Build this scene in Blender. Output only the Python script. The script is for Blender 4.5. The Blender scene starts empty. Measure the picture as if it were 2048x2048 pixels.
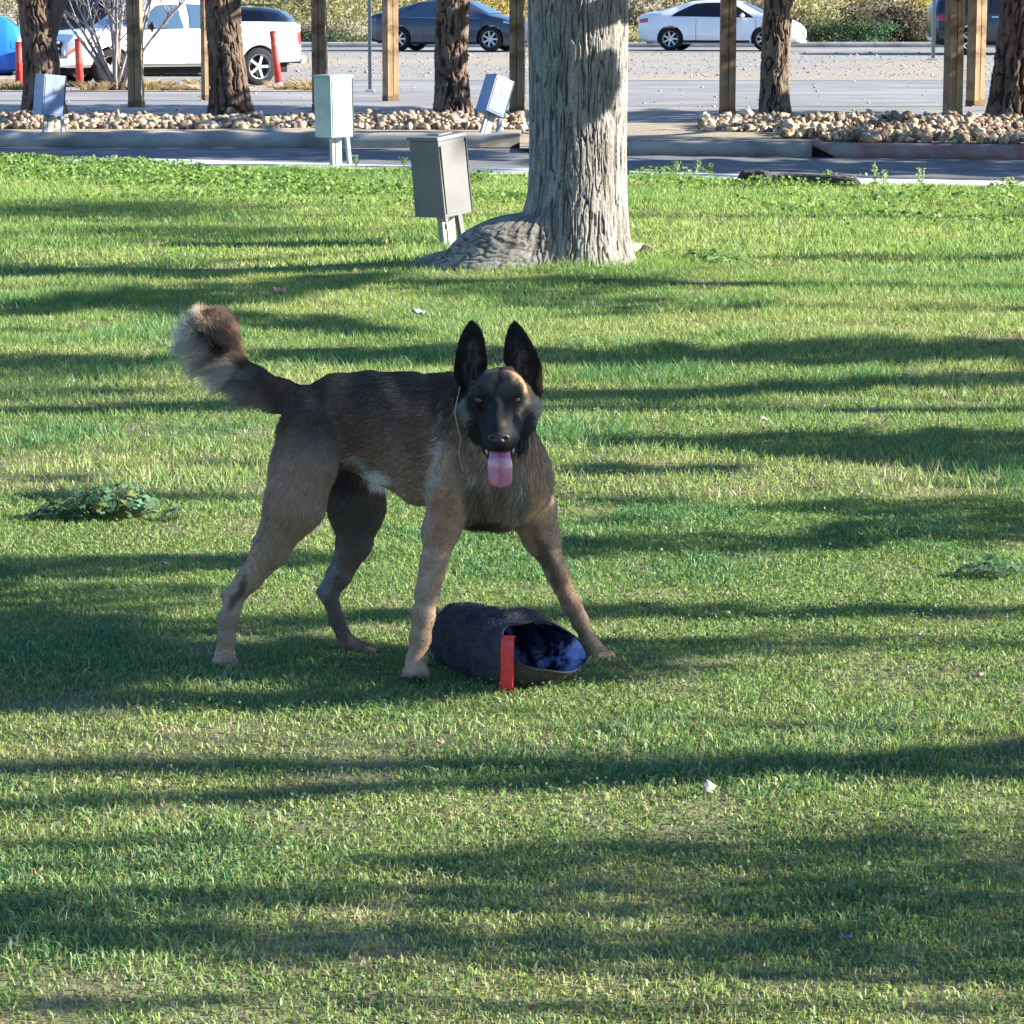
import bpy, bmesh, math, random
import numpy as np
from mathutils import Vector, Matrix
R = math.radians
rng = np.random.default_rng(7)
random.seed(7)
sc = bpy.context.scene
C = sc.collection
# ---------------------------------------------------------------- camera
FPX = 3000.0
PITCH = math.atan(504 / FPX)
CAMZ = 1.4
cam = bpy.data.objects.new('camera', bpy.data.cameras.new('camera')); C.objects.link(cam)
cam.location = (0, 0, CAMZ); cam.rotation_euler = (math.pi / 2 - PITCH, 0, 0)
cam.data.sensor_width = 36; cam.data.lens = 36 * FPX / 1024
cam.data.clip_start = 0.1; cam.data.clip_end = 2000
sc.camera = cam
# ---------------------------------------------------------------- light
SUN_EL, SUN_AZ = R(23), R(-1.5)          # azimuth from +X towards +Y
S = np.array([math.cos(SUN_EL) * math.cos(SUN_AZ), math.cos(SUN_EL) * math.sin(SUN_AZ), math.sin(SUN_EL)])
SU = np.array([-math.sin(SUN_AZ), math.cos(SUN_AZ), 0])
SV = np.array([-math.sin(SUN_EL) * math.cos(SUN_AZ), -math.sin(SUN_EL) * math.sin(SUN_AZ), math.cos(SUN_EL)])
w = bpy.data.worlds.new('World'); sc.world = w; w.use_nodes = True
nt = w.node_tree; nt.nodes.clear()
sky = nt.nodes.new('ShaderNodeTexSky'); sky.sky_type = 'NISHITA'; sky.sun_disc = False
sky.sun_elevation = SUN_EL; sky.sun_rotation = math.pi / 2 - SUN_AZ; sky.ozone_density = 6.0; sky.air_density = 1.1; sky.dust_density = .3
bg = nt.nodes.new('ShaderNodeBackground'); bg.inputs[1].default_value = 0.075
wo = nt.nodes.new('ShaderNodeOutputWorld')
tint = nt.nodes.new('ShaderNodeMix'); tint.data_type = 'RGBA'; tint.blend_type = 'MULTIPLY'; tint.inputs[0].default_value = 1; tint.inputs[7].default_value = (.94, 1.0, 1.08, 1)
nt.links.new(sky.outputs[0], tint.inputs[6]); nt.links.new(tint.outputs[2], bg.inputs[0]); nt.links.new(bg.outputs[0], wo.inputs[0])
sun = bpy.data.objects.new('sun', bpy.data.lights.new('sun', 'SUN')); C.objects.link(sun)
sun.data.energy = 5.0; sun.data.angle = R(0.5); sun.data.color = (1.0, 0.94, 0.83)
sun.rotation_euler = Vector(S).to_track_quat('Z', 'Y').to_euler(); sun.location = (20, 10, 20)
sc.view_settings.view_transform = 'Standard'; sc.view_settings.look = 'None'
sc.view_settings.gamma = 1; sc.view_settings.use_curve_mapping = False
sc.view_settings.exposure = 1.85
sc.render.engine = 'CYCLES'
sc.cycles.max_bounces = 6; sc.cycles.transparent_max_bounces = 6
# ---------------------------------------------------------------- helpers
DK = 1024 / 1932.0                     # picture grid used for measuring (1932 wide) -> 1024
cP, sP = math.cos(PITCH), math.sin(PITCH)
def at(dx, dy, Y):
    a = (dx * DK - 512) / FPX; b = (512 - dy * DK) / FPX
    d = (a, cP + b * sP, -sP + b * cP); t = Y / d[1]
    return Vector((a * t, Y, CAMZ + d[2] * t))
def gnd(dx, dy, z=0.0):
    a = (dx * DK - 512) / FPX; b = (512 - dy * DK) / FPX
    d = (a, cP + b * sP, -sP + b * cP); t = (z - CAMZ) / d[2]
    return Vector((a * t, d[1] * t, z))
def proj(P):
    P = np.asarray(P, float); x = P[..., 0]; y = P[..., 1]; z = P[..., 2] - CAMZ
    f = y * cP - z * sP; u = y * sP + z * cP
    return (512 + FPX * x / f) / DK, (512 - FPX * u / f) / DK
def mm(d, Y): return d * DK * Y / FPX   # length in picture units -> metres at distance Y
def hsh(i, j, s):
    h = (i * 374761393 + j * 668265263 + s * 2147483647 % 998244353) & 0xffffffff
    h = ((h ^ (h >> 13)) * 1274126177) & 0xffffffff
    return ((h ^ (h >> 16)) & 0xffff) / 65535.0
def vn(x, y, s=0):
    x = np.asarray(x, float); y = np.asarray(y, float)
    xi = np.floor(x).astype(np.int64); yi = np.floor(y).astype(np.int64)
    fx = x - xi; fy = y - yi; fx = fx * fx * (3 - 2 * fx); fy = fy * fy * (3 - 2 * fy)
    a = hsh(xi, yi, s); b = hsh(xi + 1, yi, s); c = hsh(xi, yi + 1, s); d = hsh(xi + 1, yi + 1, s)
    return (a * (1 - fx) + b * fx) * (1 - fy) + (c * (1 - fx) + d * fx) * fy
def fbm(x, y, s=0, o=4):
    t = 0; a = .5; n = 0
    for k in range(o):
        t = t + a * vn(x * 2 ** k, y * 2 ** k, s + k * 17); n += a; a *= .5
    return t / n
def sm(e0, e1, x):
    t = np.clip((np.asarray(x, float) - e0) / (e1 - e0), 0, 1); return t * t * (3 - 2 * t)
def tag(o, label=None, cat=None, group=None, kind=None):
    if label: o['label'] = label
    if cat: o['category'] = cat
    if group: o['group'] = group
    if kind: o['kind'] = kind
    return o
def link(name, me, mat=None, parent=None, smooth=False):
    o = bpy.data.objects.new(name, me); C.objects.link(o)
    if mat is not None and len(me.materials) == 0: me.materials.append(mat)
    if parent is not None: o.parent = parent
    if smooth: me.shade_smooth()
    return o
def empty(name, loc=(0, 0, 0), rz=0.0, rot=None):
    o = bpy.data.objects.new(name, None); C.objects.link(o); o.location = loc
    o.rotation_euler = rot if rot else (0, 0, rz); o.empty_display_size = .1
    return o
def npmesh(name, V, F, col=None):
    V = np.asarray(V, np.float32); F = np.asarray(F, np.int32)
    me = bpy.data.meshes.new(name); n = F.shape[1]
    me.vertices.add(len(V)); me.vertices.foreach_set('co', V.ravel())
    me.loops.add(F.size); me.loops.foreach_set('vertex_index', F.ravel())
    me.polygons.add(len(F)); me.polygons.foreach_set('loop_start', np.arange(0, F.size, n, dtype=np.int32))
    me.polygons.foreach_set('loop_total', np.full(len(F), n, np.int32))
    me.update(calc_edges=True)
    if col is not None:
        c = np.ones((len(V), 4), np.float32); c[:, :3] = col
        at_ = me.attributes.new('col', 'FLOAT_COLOR', 'POINT'); at_.data.foreach_set('color', c.ravel())
    return me
def gridmesh(name, P, col=None, wrap=False):
    """P: (n, m, 3) grid; wrap joins the last column to the first"""
    n, m = P.shape[:2]; idx = np.arange(n * m).reshape(n, m)
    if wrap: idx = np.concatenate([idx, idx[:, :1]], 1)
    F = np.stack([idx[:-1, :-1], idx[:-1, 1:], idx[1:, 1:], idx[1:, :-1]], -1).reshape(-1, 4)
    return npmesh(name, P.reshape(-1, 3), F, None if col is None else col.reshape(-1, 3))
class MB:
    def __init__(s): s.v = []; s.f = []
    def poly(s, pts, faces):
        b = len(s.v); s.v += [tuple(p) for p in pts]; s.f += [tuple(i + b for i in f) for f in faces]
    def box(s, c, d, rot=None, bev=0.0):
        x, y, z = [k / 2 for k in d]
        pts = [Vector((i * x, j * y, k * z)) for i in (-1, 1) for j in (-1, 1) for k in (-1, 1)]
        if rot is not None: pts = [rot @ p for p in pts]
        pts = [p + Vector(c) for p in pts]
        s.poly(pts, [(0, 1, 3, 2), (4, 6, 7, 5), (0, 4, 5, 1), (2, 3, 7, 6), (0, 2, 6, 4), (1, 5, 7, 3)])
    def tube(s, pts, rad, n=8, cap=True):
        pts = [Vector(p) for p in pts]; b = len(s.v)
        if not hasattr(rad, '__len__'): rad = [rad] * len(pts)
        up = None
        for i, p in enumerate(pts):
            t = (pts[min(i + 1, len(pts) - 1)] - pts[max(i - 1, 0)]).normalized()
            if up is None: up = t.orthogonal().normalized()
            up = (up - t * up.dot(t)).normalized(); sd = t.cross(up)
            for k in range(n):
                a = 2 * math.pi * k / n; s.v.append(tuple(p + (up * math.cos(a) + sd * math.sin(a)) * rad[i]))
        for i in range(len(pts) - 1):
            for k in range(n):
                s.f.append((b + i * n + k, b + i * n + (k + 1) % n, b + (i + 1) * n + (k + 1) % n, b + (i + 1) * n + k))
        if cap:
            s.f.append(tuple(b + k for k in range(n))[::-1]); s.f.append(tuple(b + (len(pts) - 1) * n + k for k in range(n)))
    def lathe(s, prof, n=24, axis='Y', c=(0, 0, 0)):
        b = len(s.v)
        for (r, h) in prof:
            for k in range(n):
                a = 2 * math.pi * k / n; u, v_ = r * math.cos(a), r * math.sin(a)
                p = {'Y': (u, h, v_), 'Z': (u, v_, h), 'X': (h, u, v_)}[axis]
                s.v.append(tuple(p[i] + c[i] for i in range(3)))
        for i in range(len(prof) - 1):
            for k in range(n):
                s.f.append((b + i * n + k, b + i * n + (k + 1) % n, b + (i + 1) * n + (k + 1) % n, b + (i + 1) * n + k))
    def build(s, name, mat, parent=None, smooth=False, bevel=0.0):
        me = bpy.data.meshes.new(name); me.from_pydata(s.v, [], s.f); me.update()
        bm = bmesh.new(); bm.from_mesh(me); bmesh.ops.recalc_face_normals(bm, faces=bm.faces)
        if bevel: bmesh.ops.bevel(bm, geom=bm.edges[:], offset=bevel, segments=2, affect='EDGES', clamp_overlap=True)
        bm.to_mesh(me); bm.free()
        return link(name, me, mat, parent, smooth)
def copy_tree(o, parent=None):
    c = o.copy(); C.objects.link(c); c.parent = parent
    for ch in [k for k in C.objects if k.parent == o]: copy_tree(ch, c)
    return c
# ---------------------------------------------------------------- materials
def nodes(name):
    m = bpy.data.materials.new(name); m.use_nodes = True; t = m.node_tree
    return m, t, t.nodes['Principled BSDF'], t.nodes['Material Output']
def ramp(t, fac, stops):
    r = t.nodes.new('ShaderNodeValToRGB'); e = r.color_ramp.elements
    while len(e) < len(stops): e.new(0.5)
    for i, (p, c) in enumerate(stops):
        e[i].position = p; e[i].color = (*c, 1) if len(c) == 3 else c
    t.links.new(fac, r.inputs[0]); return r.outputs[0]
def noise(t, scale, detail=4, rough=.55, coord='Object', stretch=None, dist=0):
    tc = t.nodes.new('ShaderNodeTexCoord'); n = t.nodes.new('ShaderNodeTexNoise')
    n.inputs['Scale'].default_value = scale; n.inputs['Detail'].default_value = detail; n.inputs['Roughness'].default_value = rough
    n.inputs['Distortion'].default_value = dist
    src = tc.outputs[coord]
    if stretch:
        mp = t.nodes.new('ShaderNodeMapping'); mp.inputs['Scale'].default_value = stretch
        t.links.new(src, mp.inputs[0]); src = mp.outputs[0]
    t.links.new(src, n.inputs['Vector']); return n.outputs[0]
def mix(t, fac, a, b, mode='MIX'):
    n = t.nodes.new('ShaderNodeMix'); n.data_type = 'RGBA'; n.blend_type = mode
    if isinstance(fac, (int, float)): n.inputs[0].default_value = fac
    else: t.links.new(fac, n.inputs[0])
    for k, q in ((6, a), (7, b)):
        if isinstance(q, tuple): n.inputs[k].default_value = (*q, 1)
        else: t.links.new(q, n.inputs[k])
    return n.outputs[2]
def bump(t, p, h, strength, dist):
    b = t.nodes.new('ShaderNodeBump'); b.inputs['Strength'].default_value = strength; b.inputs['Distance'].default_value = dist
    t.links.new(h, b.inputs['Height']); t.links.new(b.outputs[0], p.inputs['Normal'])
def noisemat(name, c1, c2, scale, rough=.8, lo=.35, hi=.65, bs=0.0, bd=.01, bscale=None, metal=0, coat=0, stretch=None, coord='Object', c3=None, s3=1.0, spec=None, alpha=None):
    m, t, p, o = nodes(name)
    f = noise(t, scale, 5, coord=coord, stretch=stretch)
    col = ramp(t, f, [(lo, c1), (hi, c2)])
    if c3:
        f3 = noise(t, s3, 4, coord=coord); k = ramp(t, f3, [(.48, (0, 0, 0)), (.62, (1, 1, 1))]); col = mix(t, k, col, c3)
    t.links.new(col, p.inputs['Base Color']); p.inputs['Roughness'].default_value = rough; p.inputs['Metallic'].default_value = metal
    p.inputs['Coat Weight'].default_value = coat
    if spec is not None: p.inputs['Specular IOR Level'].default_value = spec
    if bs: bump(t, p, noise(t, bscale or scale * 3, 5, coord=coord, stretch=stretch), bs, bd)
    return m
def attrmat(name, rough=.7, trans=0.0, spec=.3, nscale=0, namt=.25, bs=0, bd=.002):
    """colour from the mesh's own colour attribute; trans = share of light let through (leaves)"""
    m, t, p, o = nodes(name)
    a = t.nodes.new('ShaderNodeAttribute'); a.attribute_name = 'col'; col = a.outputs['Color']
    if nscale:
        f = noise(t, nscale, 5, coord='Generated' if nscale < 0 else 'Object'); g = ramp(t, f, [(.3, (1 - namt,) * 3), (.7, (1 + namt,) * 3)])
        col = mix(t, 1.0, col, g, 'MULTIPLY')
        if bs: bump(t, p, f, bs, bd)
    t.links.new(col, p.inputs['Base Color']); p.inputs['Roughness'].default_value = rough; p.inputs['Specular IOR Level'].default_value = spec
    if trans:
        tr = t.nodes.new('ShaderNodeBsdfTranslucent'); ms = t.nodes.new('ShaderNodeMixShader'); ms.inputs[0].default_value = trans
        br = mix(t, 1.0, col, (1.25, 1.3, .8), 'MULTIPLY')
        t.links.new(br, tr.inputs[0]); t.links.new(p.outputs[0], ms.inputs[1]); t.links.new(tr.outputs[0], ms.inputs[2]); t.links.new(ms.outputs[0], o.inputs[0])
    return m
def plain(name, c, rough=.5, metal=0, coat=0, spec=.5, var=.12, scale=6, trans=0):
    m = noisemat(name, tuple(k * (1 - var) for k in c), tuple(min(1, k * (1 + var)) for k in c), scale, rough, metal=metal, coat=coat, spec=spec)
    if trans: m.node_tree.nodes['Principled BSDF'].inputs['Transmission Weight'].default_value = trans
    return m
M_leaf = attrmat('leaf', .55, .35, .3)
M_grass = attrmat('grass_blade', .5, .38, .35)

# ---------------------------------------------------------------- terrain heights
def edge_lawn(x): return 25.75 - .5 * x + .12 * np.sin(x * 2.1) + .1 * np.sin(x * 5.3 + 1)
def terrain(y):
    return np.interp(y, [0, 42, 54, 64, 72, 85, 92, 100, 160, 400, 1500], [0, 0, -.09, -.17, -.06, .22, .26, .3, 2.5, 14, 60])
def lawn_z(x, y):
    h = .03 * (fbm(x * .7, y * .7, 3, 3) - .5) + .012 * (fbm(x * 4, y * 4, 5, 2) - .5)
    return h + .06 * np.exp(-(((x - .3) / 1.4) ** 2 + ((y - 16.0) / 1.0) ** 2))
# ---------------------------------------------------------------- ground, roads
m_dirt = noisemat('desert_dirt', (.26, .22, .17), (.36, .31, .25), 1.2, .95, bs=.6, bd=.02, bscale=30)
m_soil = noisemat('lawn_soil', (.13, .11, .05), (.075, .10, .03), 9, .95, bs=.9, bd=.02, bscale=50, c3=(.20, .17, .09), s3=3)
m_asph = noisemat('old_asphalt', (.17, .165, .165), (.23, .225, .22), .9, .9, bs=.5, bd=.006, bscale=120, c3=(.27, .26, .25), s3=.35)
m_road = noisemat('road_asphalt', (.10, .10, .105), (.17, .17, .17), 1.4, .88, bs=.4, bd=.005, bscale=140)
m_conc = noisemat('concrete', (.40, .39, .37), (.55, .54, .51), 2.5, .85, bs=.4, bd=.004, bscale=60)
m_kerb = noisemat('kerb_concrete', (.26, .26, .25), (.38, .37, .35), 4, .85, bs=.4, bd=.004, bscale=60, c3=(.20, .19, .18), s3=2)
m_redk = noisemat('red_kerb_paint', (.26, .13, .12), (.32, .20, .18), 6, .7, c3=(.30, .26, .25), s3=3)
m_grav = noisemat('pale_gravel', (.20, .19, .175), (.36, .34, .31), 14, .95, bs=1, bd=.03, bscale=40, c3=(.36, .30, .22), s3=.12)
xs = np.concatenate([np.linspace(-700, -20, 18), np.linspace(-16, 16, 33), np.linspace(20, 700, 18)])
ys = np.array([-60, -20, -6, 0, 10, 20, 30, 42, 48, 54, 59, 64, 68, 72, 78, 85, 88.5, 92, 100, 120, 160, 220, 300, 400, 600, 900, 1500.])
X, Yg = np.meshgrid(xs, ys); Z = terrain(Yg) - .06 + np.where(Yg > 105, 6 * (fbm(X * .02, Yg * .02, 9, 3) - .5) * sm(105, 260, Yg), 0)
link('ground', gridmesh('ground', np.stack([X, Yg, Z], -1)), m_dirt)['kind'] = 'structure'
def sheet(name, xa, xb, fy0, fy1, z, mat, nx=40, ny=14, follow=True):
    xx = np.linspace(xa, xb, nx); tt = np.linspace(0, 1, ny)
    XX, TT = np.meshgrid(xx, tt); YY = fy0(XX) * (1 - TT) + fy1(XX) * TT
    ZZ = (terrain(YY) if follow else 0 * YY) + z
    o = link(name, gridmesh(name, np.stack([XX, YY, ZZ], -1)), mat); o['kind'] = 'structure'; return o
cst = lambda c: (lambda x: x * 0 + c)
kerbL = lambda x: 31.05 - .05 * x
kerbR = lambda x: 29.95 - .264 * x
# lawn
xx = np.linspace(-14, 14, 113); tt = np.linspace(0, 1, 161)
XX, TT = np.meshgrid(xx, tt); YY = -5 + (edge_lawn(XX) + 5) * TT
link('lawn', gridmesh('lawn', np.stack([XX, YY, lawn_z(XX, YY) * (1 - sm(.985, 1, TT)) - .004], -1)), m_soil, smooth=True)['kind'] = 'structure'
sheet('path_edging', -14, 14, lambda x: edge_lawn(x) - .15, lambda x: 27.1 - .5 * x, -.018, m_conc)
sheet('near_road', -14, 14, lambda x: 26.9 - .5 * x, lambda x: 33 - .05 * x, -.024, m_road)
sheet('parking_lot', -30, 30, lambda x: 31.5 - .05 * x, cst(70), -.032, m_asph, ny=40)
sheet('gravel_verge', -60, 60, lambda x: 66.5 - .03 * x, cst(85.0), -.026, m_grav, ny=30)
sheet('far_road', -90, 90, cst(84.6), cst(91), -.018, m_asph)
sheet('far_pavement', -90, 90, cst(91.15), cst(92.4), .09, m_conc)
def kerb(name, xa, xb, fy, w_, h, mat, n=30, base=None, z0=-.05):
    P = []
    xx = np.linspace(xa, xb, n)
    for (dy, z) in ((0, z0), (.012, h - .03), (.035, h - .006), (.07, h), (w_, h), (w_, z0)):
        zz = terrain(fy(xx)) if base is None else base
        P.append(np.stack([xx, fy(xx) + dy, zz + z + 0 * xx], -1))
    P = np.array(P); me = gridmesh(name, P)
    bm = bmesh.new(); bm.from_mesh(me); bmesh.ops.holes_fill(bm, edges=[e for e in bm.edges if e.is_boundary]); bm.to_mesh(me); bm.free()
    o = link(name, me, mat); o['kind'] = 'structure'; return o
kerb('kerb', -12, .08, kerbL, .16, .13, m_kerb)
kerb('kerb', .55, 2.9, kerbR, .16, .12, m_kerb)
kerb('red_kerb', 2.905, 11, kerbR, .16, .12, m_redk)
kerb('far_kerb', -90, 90, cst(91.0), .16, .14, m_kerb)
# planting beds (raised dirt strips behind the kerbs)
m_bed = noisemat('bed_dirt', (.26, .205, .14), (.38, .32, .24), 5, .95, bs=.6, bd=.02, bscale=40)
def bed(xa, xb, fy0, fy1, z):
    xx = np.linspace(xa, xb, 60); tt = np.linspace(0, 1, 16); XX, TT = np.meshgrid(xx, tt)
    YY = fy0(XX) * (1 - TT) + fy1(XX) * TT
    e = np.minimum(TT, 1 - TT) * 2
    ZZ = z + .06 * e ** .5 * fbm(XX * 1.2, YY * 1.2, 8, 3) - (TT > .99) * .15 - (TT < .01) * .02
    link('planting_bed', gridmesh('planting_bed', np.stack([XX, YY, ZZ], -1)), m_bed, smooth=True)['kind'] = 'structure'
bed(-12, .1, lambda x: kerbL(x) + .16, lambda x: 34.6 - .10 * x, .115)
bed(.56, 11, lambda x: kerbR(x) + .16, lambda x: 35.0 - .12 * x, .105)
sheet('driveway', .08, .56, lambda x: 30.1 + 0 * x, lambda x: 38.4 + 0 * x, .02, m_dirt, nx=4)

# ---------------------------------------------------------------- grass blades
def blades(n, x0f, y0, y1, wid, hmean, seg, col_fn, hscale_fn, keep):
    y = rng.random(n) ** .85 * (y1 - y0) + y0
    half = .1707 * y + np.where(rng.random(n) < .82, .9, 3.2); x = (rng.random(n) * 2 - 1) * half
    k = keep(x, y); x = x[k]; y = y[k]; n = len(x)
    h = hmean * (.45 + 1.1 * rng.random(n) ** 1.5) * hscale_fn(x, y)
    az = rng.random(n) * 2 * np.pi; face = rng.random(n) * np.pi
    lean = h * (.25 + 1.3 * rng.random(n))
    w_ = wid * (.6 + .8 * rng.random(n)); wx, wy = np.cos(face) * w_ / 2, np.sin(face) * w_ / 2
    z = lawn_z(x, y) - .004; col = col_fn(x, y, n)
    lx, ly = np.cos(az) * lean, np.sin(az) * lean
    if seg == 2:
        V = np.empty((n, 5, 3)); m_ = .5
        V[:, 0] = np.stack([x - wx, y - wy, z], -1); V[:, 1] = np.stack([x + wx, y + wy, z], -1)
        V[:, 2] = np.stack([x - wx * .85 + lx * .28, y - wy * .85 + ly * .28, z + h * .62], -1)
        V[:, 3] = np.stack([x + wx * .85 + lx * .28, y + wy * .85 + ly * .28, z + h * .62], -1)
        V[:, 4] = np.stack([x + lx, y + ly, z + h * (.6 + .4 * rng.random(n))], -1)
        b = np.arange(n)[:, None] * 5
        F = np.concatenate([b + np.array([[0, 1, 3]]), b + np.array([[0, 3, 2]]), b + np.array([[2, 3, 4]])])
        k_ = np.array([.55, .55, 1, 1, 1.15])
    else:
        V = np.empty((n, 3, 3))
        V[:, 0] = np.stack([x - wx, y - wy, z], -1); V[:, 1] = np.stack([x + wx, y + wy, z], -1)
        V[:, 2] = np.stack([x + lx * .7, y + ly * .7, z + h], -1)
        F = np.arange(n * 3).reshape(-1, 3); k_ = np.array([.65, .65, 1.1])
    cc = np.repeat(col[:, None, :], V.shape[1], 1)
    return V.reshape(-1, 3), F, cc.reshape(-1, 3)
def grass_col(x, y, n):
    dry = fbm(x * 1.1 + 3, y * .9, 21, 3)
    pat = sm(.44, .66, dry)
    far = sm(9, 20, y)
    pat = np.clip(pat * (1 - .35 * far) + .10 + .22 * (1 - sm(6.2, 8.5, y)) * sm(.3, .6, fbm(x * .8 + 1, y * 1.3, 33, 2)) + .10 * (1 - sm(5.6, 6.4, y)) , 0, 1)
    pat = np.clip(pat + .75 * np.exp(-((x + .40) / .55) ** 2 - ((y - 5.13) / .10) ** 2) + .45 * np.exp(-((x - .1) / .8) ** 2 - ((y - 5.72) / .16) ** 2) + .35 * np.exp(-((x + .6) / .5) ** 2 - ((y - 5.95) / .2) ** 2), 0, 1)
    green = np.array([.170, .275, .085]); lush = np.array([.090, .225, .088]); yel = np.array([.34, .41, .115]); straw = np.array([.50, .45, .26])
    r = rng.random(n); l = sm(.5, .7, fbm(x * 2.0, y * 2, 40, 3))
    c = green[None] * (1 - l[:, None]) + lush[None] * l[:, None]
    ky = np.clip((r < .14 + .55 * pat).astype(float) * (.35 + .6 * rng.random(n)), 0, 1)[:, None]
    c = c * (1 - ky) + yel * ky
    ks = (rng.random(n) < .02 + .24 * pat)[:, None]
    c = np.where(ks, straw * (.6 + .5 * rng.random((n, 1))), c)
    wy = (sm(9, 22, y) * .55)[:, None]
    c = c * (1 - wy) + wy * (c * .35 + np.array([.27, .38, .085]) * .75)
    nr = ((1 - sm(6.0, 8.5, y)) * .12)[:, None]; c = c * (1 - nr) + nr * np.array([.225, .245, .135])
    return c * (.82 + .36 * rng.random((n, 1)))
def hsc(x, y):
    t = .75 + .65 * sm(.45, .75, fbm(x * 2.0, y * 2, 40, 3))
    t = t + 1.3 * np.exp(-(((x + .52) / .16) ** 2 + ((y - 16.7) / .40) ** 2))      # unmown tufts behind the burl
    t = t + 1.2 * np.exp(-((np.hypot((x - .345) / 1.25, y - 16.05) - .42) / .10) ** 2)
    t = t + .35 * np.exp(-(((x - .9) / .45) ** 2 + ((y - 5.4) / .35) ** 2))
    return t
def keep(x, y):
    d = fbm(x * 3.2, y * 3.2, 77, 3); bare = np.clip(sm(.62, .74, d) * .6 + .5 * np.exp(-((x + .45) / .5) ** 2 - ((y - 5.10) / .07) ** 2) * sm(.4, .6, fbm(x * 9, y * 9, 4, 2)), 0, .9)
    k = rng.random(len(x)) > bare
    k &= ~((np.abs(x - .345) < .28) & (np.abs(y - 16.05) < .28))
    return k & (y < edge_lawn(x) - .05)
parts = [blades(520000, None, 3.5, 8.6, .0029, .0135, 2, grass_col, hsc, keep),
         blades(300000, None, 8.5, 16, .0050, .026, 1, grass_col, hsc, keep),
         blades(270000, None, 16, 28.6, .0092, .034, 1, grass_col, hsc, keep)]
Vs, Fs, Cs = [], [], []; b = 0
for V, F, c in parts: Vs.append(V); Fs.append(F + b); Cs.append(c); b += len(V)
o = link('grass', npmesh('grass', np.concatenate(Vs), np.concatenate(Fs), np.concatenate(Cs)), M_grass)
tag(o, 'short patchy green and straw coloured lawn grass around the dog and the big tree', 'grass', kind='stuff')
# ---------------------------------------------------------------- leaf meshes
def leafmesh(name, P, size, col, flat=0.0, aspect=.55, base=None):
    """folded diamond leaves at the points P, one colour each"""
    n = len(P); size = np.broadcast_to(size, (n,))
    a = rng.normal(size=(n, 3)); a[:, 2] *= (1 - flat); a /= np.linalg.norm(a, axis=1)[:, None]
    b_ = rng.normal(size=(n, 3)); b_[:, 2] *= (1 - flat); b_ -= a * (a * b_).sum(1)[:, None]; b_ /= np.linalg.norm(b_, axis=1)[:, None]
    nn = np.cross(a, b_); s = size[:, None]
    V = np.stack([P - a * s * .5, P + b_ * s * aspect * .5 + nn * s * .08, P + a * s * .5, P - b_ * s * aspect * .5 + nn * s * .08], 1)
    i = np.arange(n)[:, None] * 4
    F = np.concatenate([i + np.array([[0, 1, 2]]), i + np.array([[0, 2, 3]])])
    return npmesh(name, V.reshape(-1, 3), F, np.repeat(col, 4, 0))
def vary(c, n, amt=.3, hue=None):
    c = np.array(c)[None] * (1 - amt + 2 * amt * rng.random((n, 1)))
    if hue is not None:
        k = rng.random((n, 1)) ** 2; c = c * (1 - k) + np.array(hue)[None] * k
    return c

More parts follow.
